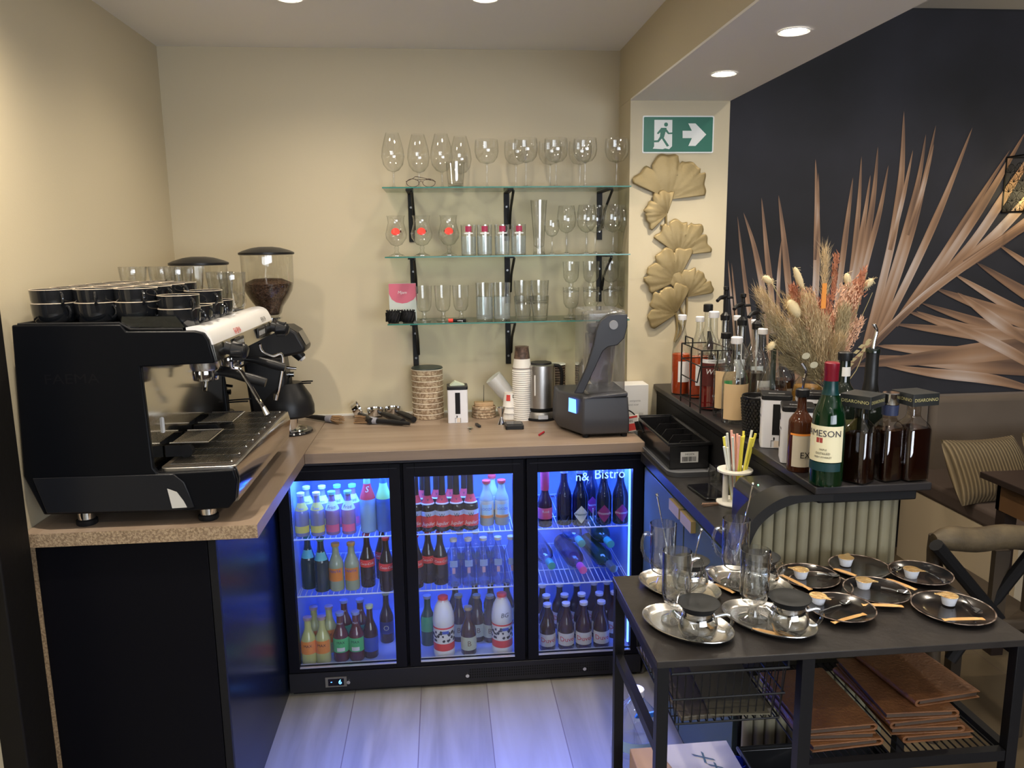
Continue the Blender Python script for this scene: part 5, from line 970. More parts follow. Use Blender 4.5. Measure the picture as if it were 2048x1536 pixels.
for x, y, l, lm in ((1.695, .12, 'short neck with white cap left of the pumps', LW), (1.60, -.34, 'white cap, behind the grape label bottle', LW), (1.695, -.05, 'white cap, farthest back by the mural', LW)):
    B('syrup_bottle', 'empty looking clear syrup bottle, %s' % l, 0, 0, bprof(.036, .298, .0125, .165, .235), BGL, loc=Vector((x, y, LZ+.0005)), capm=WCAP, capr=.0155, caph=.018, bands=[(.07, .14, lm, 40)], liquid=(thin('water'), .1))
t = B('decanter', 'round dark syrup decanter with black stopper behind the black basket', 0, 0, [(.03, 0), (.046, .004), (.048, .02), (.048, .10), (.040, .15), (.020, .20), (.014, .23), (.014, .285), (.018, .29)], BGL, loc=Vector((1.595, -.44, LZ+.0005)), capm=BLKP, capr=.017, caph=.03, liquid=(DKL, .125), bands=[(.02, .095, M('label_parchment'), 60)]); MB().box(-.006, -.006, .11, .006, .006, .26).build('pour_spout', M('green_black', (.01, .03, .025), .2), t)
t = B('liqueur_bottle', 'dark liqueur bottle with grey label left of the amber carafe', 0, 0, bprof(.036, .24, .013, .14, .19), BGL, loc=Vector((1.655, -.38, LZ+.0005)), liquid=(DKL, .145), bands=[(.05, .12, M('label_grey', (.35, .33, .30), .5), 70)])
t = B('carafe', 'glass carafe of amber liqueur left of the dried flowers', 0, 0, [(.03, 0), (.044, .004), (.046, .03), (.046, .115), (.040, .145), (.020, .175), (.014, .20), (.014, .225)], BGL, loc=Vector((1.690, -.475, LZ+.0005)), liquid=(GOL, .140), bands=[(.03, .090, LW, 70)])
# woven basket
p = (1.520, -.515); t = thing('woven_basket', 'small round black woven basket with sugar sachets on the ledge', 'basket', (p[0], p[1], LZ)); m = MB()
m.lathe([(.034, 0), (.036, .002), (.046, .118), (.045, .118), (.034, .004), (.001, .003)], 32); rs = random.Random(8)
for j in range(13):
    for i in range(26):
        a = 2*PI*(i+.5*(j % 2))/26; r_ = .0375+.0095*j/12; m.lathe([(.0035, -.0030), (.0045, 0), (.0035, .0030)], 4, (r_*math.cos(a), r_*math.sin(a), .006+j*.0088))
m.build('weave', M('basket_black', (.014, .014, .015), .3), t); m = MB()
m.lathe([(.047, .118), (.048, .121), (.046, .124), (.044, .121)], 32, cap=False); m.build('rim', BLKP, t); m = MB()
for i in range(16): m.X = Matrix.Translation((rs.uniform(-.028, .028), rs.uniform(-.028, .028), rs.uniform(.098, .108))) @ Matrix.Rotation(rs.uniform(0, 3), 4, 'Z') @ Matrix.Rotation(rs.uniform(-.4, .4), 4, 'X'); m.box(-.014, -.009, 0, .014, .009, .003)
m.build('sachets', M('sachet_grey', (.10, .10, .10), .25), t)
# tins on the ledge
for (x, y, _z), l in ((L(1548, 890), 'further of the two at the front'), (L(1590, 920), 'nearest, beside the amber spirit bottle'), (L(1618, 888), 'back one beside the dried flowers')):
    t = thing('storage_tin', 'white square tin with black lid on the ledge, %s' % l, 'tin', (x, y, LZ+.0005), -.35, 'white storage tins on the ledge'); tin(t, .040, .137)
    m = MB(); m.box(-.0408, .012, .03, -.0402, .030, .075).box(-.0408, .010, .105, -.0402, .028, .122).box(-.0408, -.02, .085, -.0402, .00, .090).build('side_print', MATT, t); MB().text('Nespresso', .010, lambda a, b: (a, b-.01, .1517)).build('lid_lettering', LW, t, fixn=False)
# spirits
SQ = lambda w, h0, h1, H, rn: [(w*.9, 0), (w, .004), (w, h0), (w*.86, h0+(h1-h0)*.35), (w*.45, h0+(h1-h0)*.8), (rn, h1), (rn, H-.006), (rn*1.1, H-.005), (rn*1.1, H)]
WH = thin('spirit_glass', (.90, .86, .80), 1.7); WHIS = M('whisky', (.16, .035, .008), .04, trans=.55, ior=1.33); AMA = M('amaretto', (.014, .003, .001), .05, trans=.2, ior=1.33)
t = B('amber_spirit_bottle', 'brown spirit bottle with pourer and orange edge label next to the white tins', 0, 0, bprof(.030, .205, .0115, .125, .160), M('brown_spirit', (.08, .025, .01), .08, trans=.25), loc=L(1597, 940), capm=BLKP, capr=.0165, caph=.02, bands=[(.015, .095, M('label_bone', (.62, .55, .42), .5), 62), (.095, .100, LO, 75, 'orange_edge')], texts=[('EX', .022, .045, MATT, 0)])
MB().tube(smooth([Vector((0, 0, .205)), Vector((.002, 0, .23)), Vector((.006, 0, .255)), Vector((-.006, 0, .275))], 4), .0032, 8).build('pour_spout', CHROME, t)
JP = [(.030, 0), (.037, .003), (.038, .010), (.0375, .150), (.0350, .175), (.0240, .205), (.0165, .225), (.0150, .245), (.0148, .290)]
t = B('whiskey_bottle', 'green whiskey bottle with cream label and red capsule at the ledge front', 0, 0, JP, M('whiskey_green', (.001, .016, .004), .05, trans=.06, coat=.5), loc=L(1650, 968), bands=[(.062, .148, M('label_cream2', (.80, .74, .50), .5), 72), (.040, .060, M('label_teal', (.004, .035, .038), .5), 66, 'lower_label'), (.218, .262, M('teal_sleeve', (.003, .03, .032), .3), 180, 'neck_sleeve')],
      texts=[('JAMESON', .0215, .130, M('ink_navy', (.03, .03, .05), .5), 0, -.004), ('TRIPLE', .006, .092, MATT, 0), ('DISTILLED', .0075, .083, MATT, 0), ('IRISH WHISKEY', .006, .074, MATT, 0)], rz=-.72)
MB().lathe([(.0158, .250), (.0165, .252), (.0160, .272), (.0168, .274), (.0168, .292), (.014, .294), (.001, .294)], 20).build('red_capsule', M('capsule_red', (.18, .006, .018), .3), t); MB().lathe([(.0157, .215), (.0157, .255)], 5, a0=-PI/2-.95, a1=-PI/2-.35, cap=False).build('neck_strip', M('label_cream2'), t, fixn=False); m = MB(); m.lathe([(.0382, .108), (.0382, .120)], 4, a0=-PI/2-.45, a1=-PI/2-.05, cap=False).build('crest', M('ink_red3', (.35, .05, .04), .5), t, fixn=False)
t = B('port_bottle', 'black wine bottle with a round pale seal on its neck behind the whiskey', 0, 0, bprof(.038, .285, .0150, .17, .215), M('port_glass', (.008, .012, .008), .06, coat=.5), loc=Vector((1.620, -.815, LZ+.0005)), capm=BLKP, capr=.018, caph=.022, bands=[(.228, .252, M('seal', (.62, .60, .55), .5), 50, 'round_seal'), (.05, .12, M('label_olive', (.10, .10, .03), .5), 60)])
t = B('wine_bottle', 'tall black bottle with a bent steel pourer behind the square amber bottles', 0, 0, bprof(.036, .300, .0160, .165, .20), M('port_glass'), loc=Vector((1.685, -.830, LZ+.0005)), bands=[(.19, .299, M('black_foil', (.012, .012, .012), .35), 180, 'foil')])
MB().tube(smooth([Vector((0, 0, .298)), Vector((.002, 0, .318)), Vector((.006, 0, .345)), Vector((-.004, 0, .362))], 5), [.012]+[.0045]*14+[.0035], 10).build('pour_spout', CHROME, t)
def square(px, py, label, box, rz, lv, w=.031):
    t = B('square_spirit_bottle', label, 0, 0, SQ(w, .125, .158, .185, .0125), WH, loc=L(px, py), liquid=(AMA, lv), n=6, rz=rz, seg=48)
    if box: b = MB().prism(rrect(-.037, -.037, .037, .037, .002), 'z', .186, .215).build('cap_box', M('cap_box_black', (.02, .022, .022), .4), t); MB().text('DISARONNO', .0112, lambda a, c: (a, -.0374, .200+c)).text('DISARONNO', .0112, lambda a, c: (-.0374, -a, .200+c)).build('cap_lettering', M('gold_print', (.5, .45, .2), .4), b, fixn=False)
    else: MB().lathe([(.0185, .160), (.0190, .185)], 24, cap=False).build('neck_band', M('band_navy', (.03, .04, .09), .3), t); MB().lathe([(.019, .186), (.0195, .188), (.0195, .212), (.018, .214), (.001, .214)], 24).build('silver_cap', CHROME, t)
square(1714, 962, 'square amber liqueur bottle with black box cap beside the green whiskey', True, .62, .118)
square(1770, 958, 'square amber liqueur bottle with round silver cap, middle of the three', False, .22, .125, .028)
square(1817, 956, 'square amber liqueur bottle with black box cap at the right end of the ledge', True, .16, .128, .033)
a, b = zp(1625, 962, LZ), zp(1672, 971, LZ); t = thing('blue_pen', 'bright blue pen lying on the ledge before the whiskey bottle', 'pen', (a.x, a.y-.012, LZ+.0045)); d = Vector((b.x-a.x, b.y-a.y, 0))
BP = M('pen_blue', (.06, .05, .75), .25); MB().tube([(0, 0, 0), d*.5], .0042, 8).build('pen_cap', BP, t); MB().tube([d*.5, d*.95, d*1.02], [.0034, .0032, .001], 8).build('pen_barrel', BP, t)
# ------------------------------------------------------------------ dried flower bunch
V = thing('dried_flower_vase', 'bunch of dried grasses, bunny tails and rusty oats in a vase behind the whiskey', 'dried flowers', (1.712, -.600, LZ))
MB().lathe([(.030, 0), (.040, .01), (.042, .05), (.030, .10), (.022, .125), (.026, .14), (.025, .14), (.020, .125), (.001, .02)], 24).build('vase', M('vase_brown', (.07, .05, .03), .4), V)
rs = random.Random(11); O = Vector((0, 0, .13))
def fp(px, py, y=-.65): p = yp(px, py, y); return Vector((p.x-1.712, p.y+.600, p.z-LZ))
def stem(mb, tip, r=.0012, bend=.02):
    m_ = O.lerp(tip, .5)+Vector((rs.uniform(-1, 1)*bend, rs.uniform(-1, 1)*bend, 0)); return mb.tube(smooth([O, m_, tip], 4), r, 4)
def plume(tip, base, w, n, mat, name, L=.028, th=.0007):
    m = MB(); ax = (tip-base)
    for i in range(n):
        t_ = rs.random()**.8; p_ = base.lerp(tip, t_)+Vector([rs.uniform(-1, 1)*w*(1-t_*.6)*(.35+t_*.9)*.6 for _ in range(3)]); d = (ax.normalized()+Vector([rs.uniform(-.55, .55) for _ in range(3)])).normalized(); l = L*rs.uniform(.5, 1.2); q = p_+d*l; sd = d.cross(Vector((rs.random(), rs.random(), rs.random()))).normalized()*th
        k = len(m.v); m.v += [tuple(p_-sd), tuple(p_+sd), tuple(q)]; m.f.append((k, k+1, k+2)); m.m.append(0)
    return m.build(name, mat, V, fixn=False)
PAM = M('pampas_beige', (.60, .46, .27), .9); PAM2 = M('pampas_olive', (.40, .33, .19), .9); RUST = M('oats_rust', (.46, .19, .105), .8); PINK = M('oats_pink', (.68, .42, .28), .8); CREAM = M('bunny_tail_cream', (.66, .54, .32), .9); OL = M('dry_leaf', (.42, .34, .17), .7)
for i, (tx, ty, bx, by, w, mt) in enumerate([(1518, 585, 1620, 730, .05, PAM), (1540, 640, 1630, 740, .06, PAM2), (1580, 600, 1640, 730, .06, PAM), (1615, 600, 1645, 735, .06, PAM), (1565, 690, 1640, 750, .05, PAM2), (1600, 660, 1645, 750, .07, PAM2), (1690, 620, 1660, 740, .05, PAM2), (1680, 680, 1660, 750, .04, PAM), (1640, 640, 1650, 740, .06, PAM), (1570, 720, 1640, 760, .04, PAM2)]):
    plume(fp(tx, ty, -.65+rs.uniform(-.05, .05)), fp(bx, by), w, 1500, mt, 'pampas_plume')
for (tx, ty, bx, by, w, n, mt) in [(1610, 588, 1640, 690, .07, 900, PINK), (1650, 600, 1655, 740, .05, 1100, RUST), (1700, 575, 1660, 700, .07, 1100, PINK), (1720, 560, 1690, 640, .05, 500, RUST), (1673, 510, 1665, 600, .018, 260, RUST), (1728, 540, 1715, 590, .02, 160, RUST), (1655, 690, 1650, 760, .035, 500, RUST), (1585, 575, 1600, 620, .03, 250, RUST), (1720, 640, 1680, 720, .04, 350, PINK)]: plume(fp(tx, ty), fp(bx, by), w, n, mt, 'dried_oats', .014, .0017)
plume(fp(1650, 505), fp(1650, 600), .022, 260, PAM, 'straw_tuft', .045, .0006)
def tail(a, b, r=.0095):
    A, B_ = fp(*a), fp(*b); m = MB(); d = B_-A; m.X = Matrix.Translation(A.lerp(B_, .5)) @ d.to_track_quat('Z', 'Y').to_matrix().to_4x4(); m.ball((0, 0, 0), r, 12, 10, d.length/2/r); m.X = None
    for i in range(120):
        p_ = A.lerp(B_, rs.random()); q = p_+Vector([rs.uniform(-1, 1)*r*1.25 for _ in range(3)])+d*.1; m.tube([p_, q], .0004, 3)
    o = m.build('bunny_tail', CREAM, V, fixn=False); s = MB(); stem(s, B_); s.build('stem', OL, o); return o
for a, b in (((1526, 553), (1543, 566)), ((1589, 534), (1605, 578)), ((1693, 546), (1697, 572)), ((1746, 558), (1728, 575)), ((1561, 660), (1580, 659)), ((1537, 700), (1548, 684)), ((1605, 585), (1612, 610))): tail(a, b)
tail((1578, 600), (1598, 635), .016)
s = MB(); P0 = yp(1645, 570, -.74)
MB().box(-.006, -.001, -.035, .006, .001, .03).build('orange_strip', M('orange_strip', (.62, .22, .02), .5), V, loc=fp(1648, 590, -.78))
m = MB()
for px, py in ((1728, 690), (1722, 702), (1712, 712), (1700, 722), (1716, 695), (1706, 706), (1694, 732), (1730, 684)):
    c = fp(px, py); q = c+Vector((.018, -.004, .007)); n = Vector((0, 0, .006)); m.add([c, c.lerp(q, .5)+n, q, c.lerp(q, .5)-n], [(0, 1, 2, 3)])
stem(m, fp(1732, 684)); m.build('leaf_sprig', OL, V, fixn=False)
m = MB()
for px, py in ((1612, 712), (1628, 730)):
    c = fp(px, py, -.76); k = len(m.v); m.add([c+Vector((.011*math.cos(a)*(1+.2*math.sin(2*a)), .002*math.sin(3*a), .009*math.sin(a))) for a in [2*PI*i/12 for i in range(12)]], [tuple(range(12))])
m.build('pale_leaf', M('eucalyptus', (.38, .35, .25), .7), V, fixn=False)
m = MB()
for px, py in ((1519, 570), (1585, 535), (1735, 545), (1690, 640), (1745, 585), (1540, 640), (1600, 545), (1650, 560), (1712, 620)): stem(m, fp(px, py), .0009)
m.build('stems', OL, V)
# ================================================================== black console table in front
TZ = .890; TX0, TX1, TY0, TY1 = .961, 1.690, -1.437, -1.062
T = thing('console_table', 'black metal console table with wooden top carrying cups and plates', 'table', (1.32, -1.25, 0))
TM = M('table_top_black', (.018, .016, .0155), .38, spec=.3, var=(14, (.030, .026, .024), .25), bump=(60, .06)); TB = M('table_steel', (.008, .008, .0095), .42, 0, spec=.2)
wb(MB().box(TX0, TY0, TZ-.014, TX1, TY1, TZ), 'table_top', TM, T, bev=.0015)
for x in (TX0+.002, TX1-.027):
    for y in (TY0+.002, TY1-.027): wb(MB().box(x, y, 0, x+.022, y+.022, TZ-.0145), 'leg', TB, T, bev=.001)
wb(MB().box(1.238, TY0+.002, .20, 1.262, TY0+.026, TZ-.0145), 'centre_post', TB, T)
def rail(x0, y0, z0, x1, y1, z1): wb(MB().box(x0, y0, z0, x1, y1, z1), 'rail', TB, T)
for z in (TZ-.040, ):
    rail(TX0+.004, TY0+.025, z, TX0+.022, TY1-.028, z+.022); rail(TX1-.024, TY0+.025, z, TX1-.006, TY1-.028, z+.022)
for z in (.655,):
    rail(1.262, TY0+.004, z-.022, TX1-.028, TY0+.022, z); rail(TX0+.004, TY0+.025, .69, TX0+.02, TY1-.028, .712); rail(1.262, TY1-.022, z-.022, TX1-.028, TY1-.004, z); rail(TX1-.024, TY0+.025, z-.02, TX1-.006, TY1-.028, z)
rail(TX0+.025, TY0+.004, .24, TX1-.028, TY0+.022, .26); rail(TX0+.025, TY1-.022, .24, TX1-.028, TY1-.004, .26)
wb(MB().box(TX0+.024, TY0+.024, .235, TX1-.03, TY1-.024, .243), 'lower_shelf', TB, T)
g = MB()
for i in range(26): x = 1.266+i*.0155; g.tube([(x, TY0+.01, .652), (x, TY1-.01, .652)], .0018, 5)
wb(g, 'wire_shelf', TB, T)
# hanging wire basket
t = thing('wire_basket', 'black wire basket hung under the left half of the table top', 'basket', (1.11, -1.25, TZ)); m = MB(); X0, X1, YA, YB, zt, zb = 1.000, 1.225, TY0+.03, TY1-.035, .845, .735
for z, d in ((zt, 0), ((zt+zb)/2, .004), (zb, .010)): m.tube([(X0+d, YA+d, z), (X1-d, YA+d, z), (X1-d, YB-d, z), (X0+d, YB-d, z)], .0022 if z < zt else .003, 6, True)
for i in range(14): x = X0+.01+i*(X1-X0-.02)/13; m.tube([(x, YA, zt), (x, YA+.010, zb), (x, YB-.01, zb), (x, YB, zt)], .0014, 5)
for i in range(12): y = YA+.01+i*(YB-YA-.02)/11; m.tube([(X0, y, zt), (X0+.010, y, zb), (X1-.01, y, zb), (X1, y, zt)], .0014, 5)
wb(m, 'wires', IRON, t); h = MB()
for x in (X0, X1): h.box(x-.002, YA, zt, x+.002, YB, zt+.028)
wb(h, 'hanger', IRON, t)
t = thing('papers', 'grey brown folder lying in the wire basket', 'folder', (1.11, -1.25, .738)); m = MB(); m.X = Matrix.Rotation(.05, 4, 'Z'); m.box(-.095, -.14, 0, .090, .13, .010); m.build('cover', M('folder_brown', (.075, .062, .045), .5), t, bev=.002); m = MB(); m.X = Matrix.Rotation(-.08, 4, 'Z'); m.box(-.02, -.15, .011, .095, .10, .014); m.build('sheet', M('sheet_olive', (.10, .09, .06), .35), t)
# leather menus
LEA = M('tan_leather', (.13, .050, .018), .50, var=(22, (.21, .09, .033), .25), bump=(140, .25)); PG = M('menu_pages', (.07, .045, .03), .7)
def menu(x, y, z, rz, label, flip=1, w=.075, l=.105, tilt=0):
    t = thing('leather_menu', label, 'menu', (x, y, z), rz, 'tan leather menus on the wire shelf'); t.rotation_euler = (tilt, 0, rz)
    P = [(-w, .0), (w-.008, .0)]+[(w-.006+.0075*math.cos(a), .0075+.0075*math.sin(a)) for a in [-PI/2+PI*i/8 for i in range(9)]]+[(-w, .015), (-w, .0125), (w-.008, .0118), (w-.003, .0075), (w-.008, .0032), (-w, .0025)]
    MB().prism([(a*flip, b) for a, b in P], 'y', -l, l).build('cover', LEA, t, bev=.0008); MB().box(*sorted((-w*flip+.004*flip, (w-.012)*flip))[:1], -l+.004, .0034, sorted((-w*flip+.004*flip, (w-.012)*flip))[1], l-.004, .0112).build('pages', PG, t)
    return t
zb = .6550
for i, (x, y, rz, l) in enumerate([(1.355, -1.290, .06, 'bottom of the left pile'), (1.348, -1.285, -.05, 'second of the left pile'), (1.345, -1.285, .03, 'top of the left pile')]): menu(x, y, zb+i*.0155, rz, 'tan leather menu on the shelf below the plates, %s' % l, 1 if i != 1 else -1)
for i, (x, y, rz, l) in enumerate([(1.550, -1.285, .02, 'bottom of the right pile'), (1.535, -1.282, -.04, 'second of the right pile'), (1.520, -1.280, .05, 'third of the right pile'), (1.522, -1.278, -.03, 'fourth of the right pile'), (1.575, -1.255, .12, 'top of the right pile')]): menu(x, y, zb+i*.0155, rz, 'tan leather menu on the shelf below the plates, %s' % l, (-1, 1, -1, 1, -1)[i])
# lower shelf things
t = thing('black_tray_bin', 'glossy black plastic bin of cutlery on the bottom shelf of the table', 'bin', (1.43, -1.25, .2435)); m = MB()
for b in ((-.165, -.15, 0, .17, .15, .004), (-.165, -.15, 0, -.160, .15, .21), (.165, -.15, 0, .17, .15, .21), (-.165, -.15, 0, .17, -.145, .21), (-.165, .145, 0, .17, .15, .21)): m.box(*b)
m.build('bin_body', CR, t, bev=.002); MB().tube([(-.168, -.153, .21), (.173, -.153, .21), (.173, .153, .21), (-.168, .153, .21)], .006, 8, True).build('rim', CR, t)
for i, (x, y, rz) in enumerate([(-.06, .0, .5), (.0, .05, -.4), (.05, -.03, .9), (.08, .04, -.9)]):
    s = thing('cutlery_fork', 'loose steel fork lying in the black bin, %s' % ['leftmost', 'second from left', 'third from left', 'rightmost'][i], 'fork', (1.43+x, -1.25+y, .36+.01*i), rz, 'loose forks in the black bin'); m = MB(); m.tube([(-.08, 0, 0), (.03, 0, .004)], .002, 6)
    for k in range(4): m.tube([(.03, 0, .004), (.045, -.008+k*.0055, .006), (.075, -.008+k*.0055, .004)], .0012, 5)
    m.build('tines_and_handle', STEEL, s)
CARD = M('cardboard', (.42, .27, .17), .8, var=(8, (.36, .23, .14), .3)); p = zp(1300, 1500, .42)
t = thing('cardboard_box', 'small brown cardboard box with a white paper flap at the table foot', 'box', (1.108, -1.235, .2435)); MB().box(-.115, -.115, 0, .115, .115, .248).build('carton', CARD, t, bev=.002); MB().add([(-.02, -.116, .2495), (.115, -.116, .2500), (.115, .116, .2505), (-.055, .116, .2495), (-.035, .02, .2495)], [(0, 1, 2, 3, 4)]).build('paper_sheet', M('paper_grey', (.45, .44, .48), .7), t, fixn=False)
MB().text('Xxy', .070, lambda a, b: (.055+b*.4+a*.5, .04-a*.75+b*.3, .2515), .2).build('ink_scrawl', M('ink_teal', (.03, .08, .12), .5), t, fixn=False)
t = thing('blue_cup', 'dark blue plastic tube cup between the cardboard box and black bin', 'cup', (1.245, -1.20, .2435)); MB().lathe([(.001, .004), (.018, 0), (.022, .155), (.020, .155), (.017, .01), (.001, .008)], 24).build('cup_body', M('cobalt_plastic', (.015, .03, .35), .2), t)
t.location = (1.2465, -1.13, .2435); t.scale = (1, 1, 1.3)
t = thing('water_jug', 'large clear water jug with white cap and blue carry handle on the floor', 'water jug', (1.130, -.65, 0)); t.scale = (.95, .95, .76)
JG = [(.05, .0), (.072, .004), (.078, .02), (.078, .08), (.074, .09), (.078, .10), (.078, .20), (.074, .21), (.078, .22), (.077, .30), (.060, .36), (.030, .405), (.018, .42), (.018, .435)]
MB().lathe(JG, 36, cap=False).build('jug_body', thin('blue_tint_plastic', (.75, .84, .95), 1.5, .05, .10), t, fixn=False); MB().lathe([(.018, .428), (.024, .430), (.024, .456), (.022, .458), (.001, .458)], 28).build('cap', WHITE, t)
m = MB(); BH = M('handle_blue', (.03, .16, .65), .35); m.X = Matrix.Translation((0, -.03, .385)) @ Matrix.Rotation(.5, 4, 'Y') @ Matrix.Rotation(.4, 4, 'Z'); m.box(-.035, -.03, -.006, .012, -.022, .014); m.X = Matrix.Translation((0, -.03, .375)) @ Matrix.Rotation(-.25, 4, 'Y'); m.box(.005, -.03, -.004, .060, -.022, .016); m.build('carry_handle', BH, t, bev=.002)
MB().lathe([(.0785, .24), (.0785, .285)], 20, cap=False, a0=-2.6, a1=-.6).build('label', M('jug_label', (.35, .55, .85), .4), t, fixn=False)
# ------------------------------------------------------------------ trays with glasses and teapots
SIL = M('silver_tray', (.62, .60, .56), .22, .95, bump=(30, .05)); TG = thin('tea_glass', (.97, .98, .98), 2.8, dk=.7)
def tray(px, py, label, rz=-.87):
    p = zp(px, py, TZ); t = thing('oval_tray', label, 'tray', (p.x, p.y, TZ+.0005), rz, 'oval silver trays'); MB().lathe([(.001, .0025), (.076, .003), (.086, .0045), (.092, .010), (.097, .012), (.0965, .0135), (.091, .0115), (.085, .006), (.075, .0048), (.001, .0042)], 48, sy=.685).build('tray_dish', SIL, t, ang=60); return t
def mug(px, py, label, rz, grp='footed tea glasses on the trays', k=1.0):
    p = zp(px, py, TZ+.006); t = thing('tea_glass', label, 'glass', (p.x, p.y, TZ+.0058), rz, grp); t.scale = (k, k, k*1.24)
    MB().lathe([(.0001, .001), (.028, .001), (.0285, .003), (.014, .009), (.0095, .018), (.012, .026), (.024, .033), (.0285, .046), (.028, .085), (.0290, .118), (.0285, .1185), (.0268, .085), (.027, .052), (.020, .040), (.001, .034)], 36, cap=False).build('glass_cup', TG, t, fixn=False)
    h = MB(); h.tube(smooth([Vector((-.026, 0, .100)), Vector((-.044, 0, .104)), Vector((-.052, 0, .086)), Vector((-.044, 0, .062)), Vector((-.027, 0, .050))], 5), .0038, 10); h.build('handle', TG, t); return t
def spoon(a, b, label, grp='long spoons standing in the tea glasses'):
    A, B_ = Vector(a), Vector(b); t = thing('long_spoon', label, 'spoon', A, 0, grp); d = B_-A; m = MB(); m.tube([d*0+d.normalized()*.02, d*.6, d*.97], [.0012, .0013, .0020], 6); m.X = d.to_track_quat('Z', 'Y').to_matrix().to_4x4(); m.lathe([(.001, 0), (.007, .008), (.008, .018), (.003, .028)], 12, sy=.25); m.X = None; m.ball(d, .0036, 8, 6); m.build('handle_and_bowl', CHROME, t)
def teapot(px, py, label, rz):
    p = zp(px, py, TZ+.006); t = thing('glass_teapot', label, 'teapot', (p.x, p.y, TZ+.0058), rz, 'small glass teapots with black lids')
    MB().lathe([(.001, .002), (.024, .001), (.034, .012), (.038, .028), (.035, .045), (.030, .055), (.029, .055), (.034, .045), (.0365, .028), (.032, .013), (.001, .004)], 36, cap=False).build('pot_body', TG, t, fixn=False)
    MB().lathe([(.0295, .046), (.0300, .048), (.0300, .062), (.0335, .066), (.0385, .072), (.040, .0745), (.038, .0755), (.020, .0730), (.001, .0715)], 36).build('lid', M('lid_black', (.010, .011, .012), .55, spec=.3), t); MB().lathe([(.0302, .050), (.0306, .055), (.0302, .060)], 36, cap=False).build('steel_band', CHROME, t)
    MB().tube(smooth([Vector((.034, 0, .046)), Vector((.056, 0, .050)), Vector((.064, 0, .034)), Vector((.052, 0, .016)), Vector((.036, 0, .018))], 5), .0034, 10).build('handle', TG, t); MB().tube([(-.032, .0, .040), (-.042, 0, .050), (-.047, 0, .056)], [.008, .006, .004], 10).build('spout', TG, t)
    return t
BIS = M('biscuit_brown', (.50, .26, .08), .45, var=(60, (.62, .36, .13), .2)); 
def stick(x, y, z, rz, label, L=.055, grp='brown wrapped biscuits'):
    t = thing('wrapped_biscuit', label, 'biscuit', (x, y, z), rz, grp); m = MB(); n = 8; vs = []
    for i in range(n+1):
        u = i/n*2-1; w = .0042+.0018*abs(u)**3-(.0012 if .6 < abs(u) < .8 else 0); h = .0035*(1-abs(u)**4)+.0006
        vs += [(u*L/2, -w, .0006), (u*L/2, 0, h+.0006), (u*L/2, w, .0006), (u*L/2, 0, 0)]
    m.add(vs, [(4*i+k, 4*i+(k+1) % 4, 4*i+4+(k+1) % 4, 4*i+4+k) for i in range(n) for k in range(4)]+[(3, 2, 1, 0), (4*n, 4*n+1, 4*n+2, 4*n+3)]); m.build('wrapper', BIS, t); return t
tray(1358, 1180, 'oval silver tray at the back left of the black table'); tray(1374, 1257, 'oval silver tray at the front left corner of the black table'); tray(1498, 1172, 'oval silver tray at the back, under the rounded tea glass'); tray(1536, 1247, 'oval silver tray in front middle with two brown biscuits')
mug(1324, 1174, 'footed tea glass with spoon on the back left tray', .25); mug(1351, 1240, 'footed tea glass with spoon on the front left tray', PI); mug(1468, 1166, 'footed tea glass with long spoon on the back middle tray', .1, k=1.02); mug(1506, 1238, 'footed tea glass on the front middle tray', PI+.6)
def sp(a, b, ya, yb, l): spoon(yp(a[0], a[1], ya), yp(b[0], b[1], yb), l)
p1 = zp(1324, 1174, TZ); p2 = zp(1351, 1240, TZ); p3 = zp(1468, 1166, TZ)
sp((1338, 1120), (1314, 990), p1.y, p1.y+.03, 'long steel spoon in the back left tea glass, leaning left'); sp((1372, 1180), (1403, 1060), p2.y, p2.y+.02, 'long steel spoon in the front left tea glass, leaning right'); sp((1473, 1110), (1506, 968), p3.y-.0, p3.y+.0, 'long steel spoon in the back middle tea glass, leaning right')
teapot(1380, 1185, 'small glass teapot behind, on the back left tray', .2); teapot(1395, 1277, 'small glass teapot with black lid on the front left tray', -.15); teapot(1576, 1266, 'small glass teapot with black lid on the front middle tray', -.1); teapot(1520, 1176, 'small glass teapot hidden behind the front tea glass', .3)
def st2(a, b, z, label):
    A, B_ = zp(a[0], a[1], z), zp(b[0], b[1], z); stick((A.x+B_.x)/2, (A.y+B_.y)/2, z, math.atan2(B_.y-A.y, B_.x-A.x), label, (B_-A).length)
st2((1430, 1168), (1468, 1186), TZ+.0075, 'brown wrapped biscuit on the back middle silver tray'); st2((1404, 1242), (1425, 1258), TZ+.0075, 'brown wrapped biscuit under the front left teapot'); st2((1504, 1258), (1565, 1272), TZ+.0085, 'brown wrapped biscuit on the front middle tray, left'); st2((1552, 1262), (1586, 1275), TZ+.012, 'brown wrapped biscuit on the front middle tray, right')
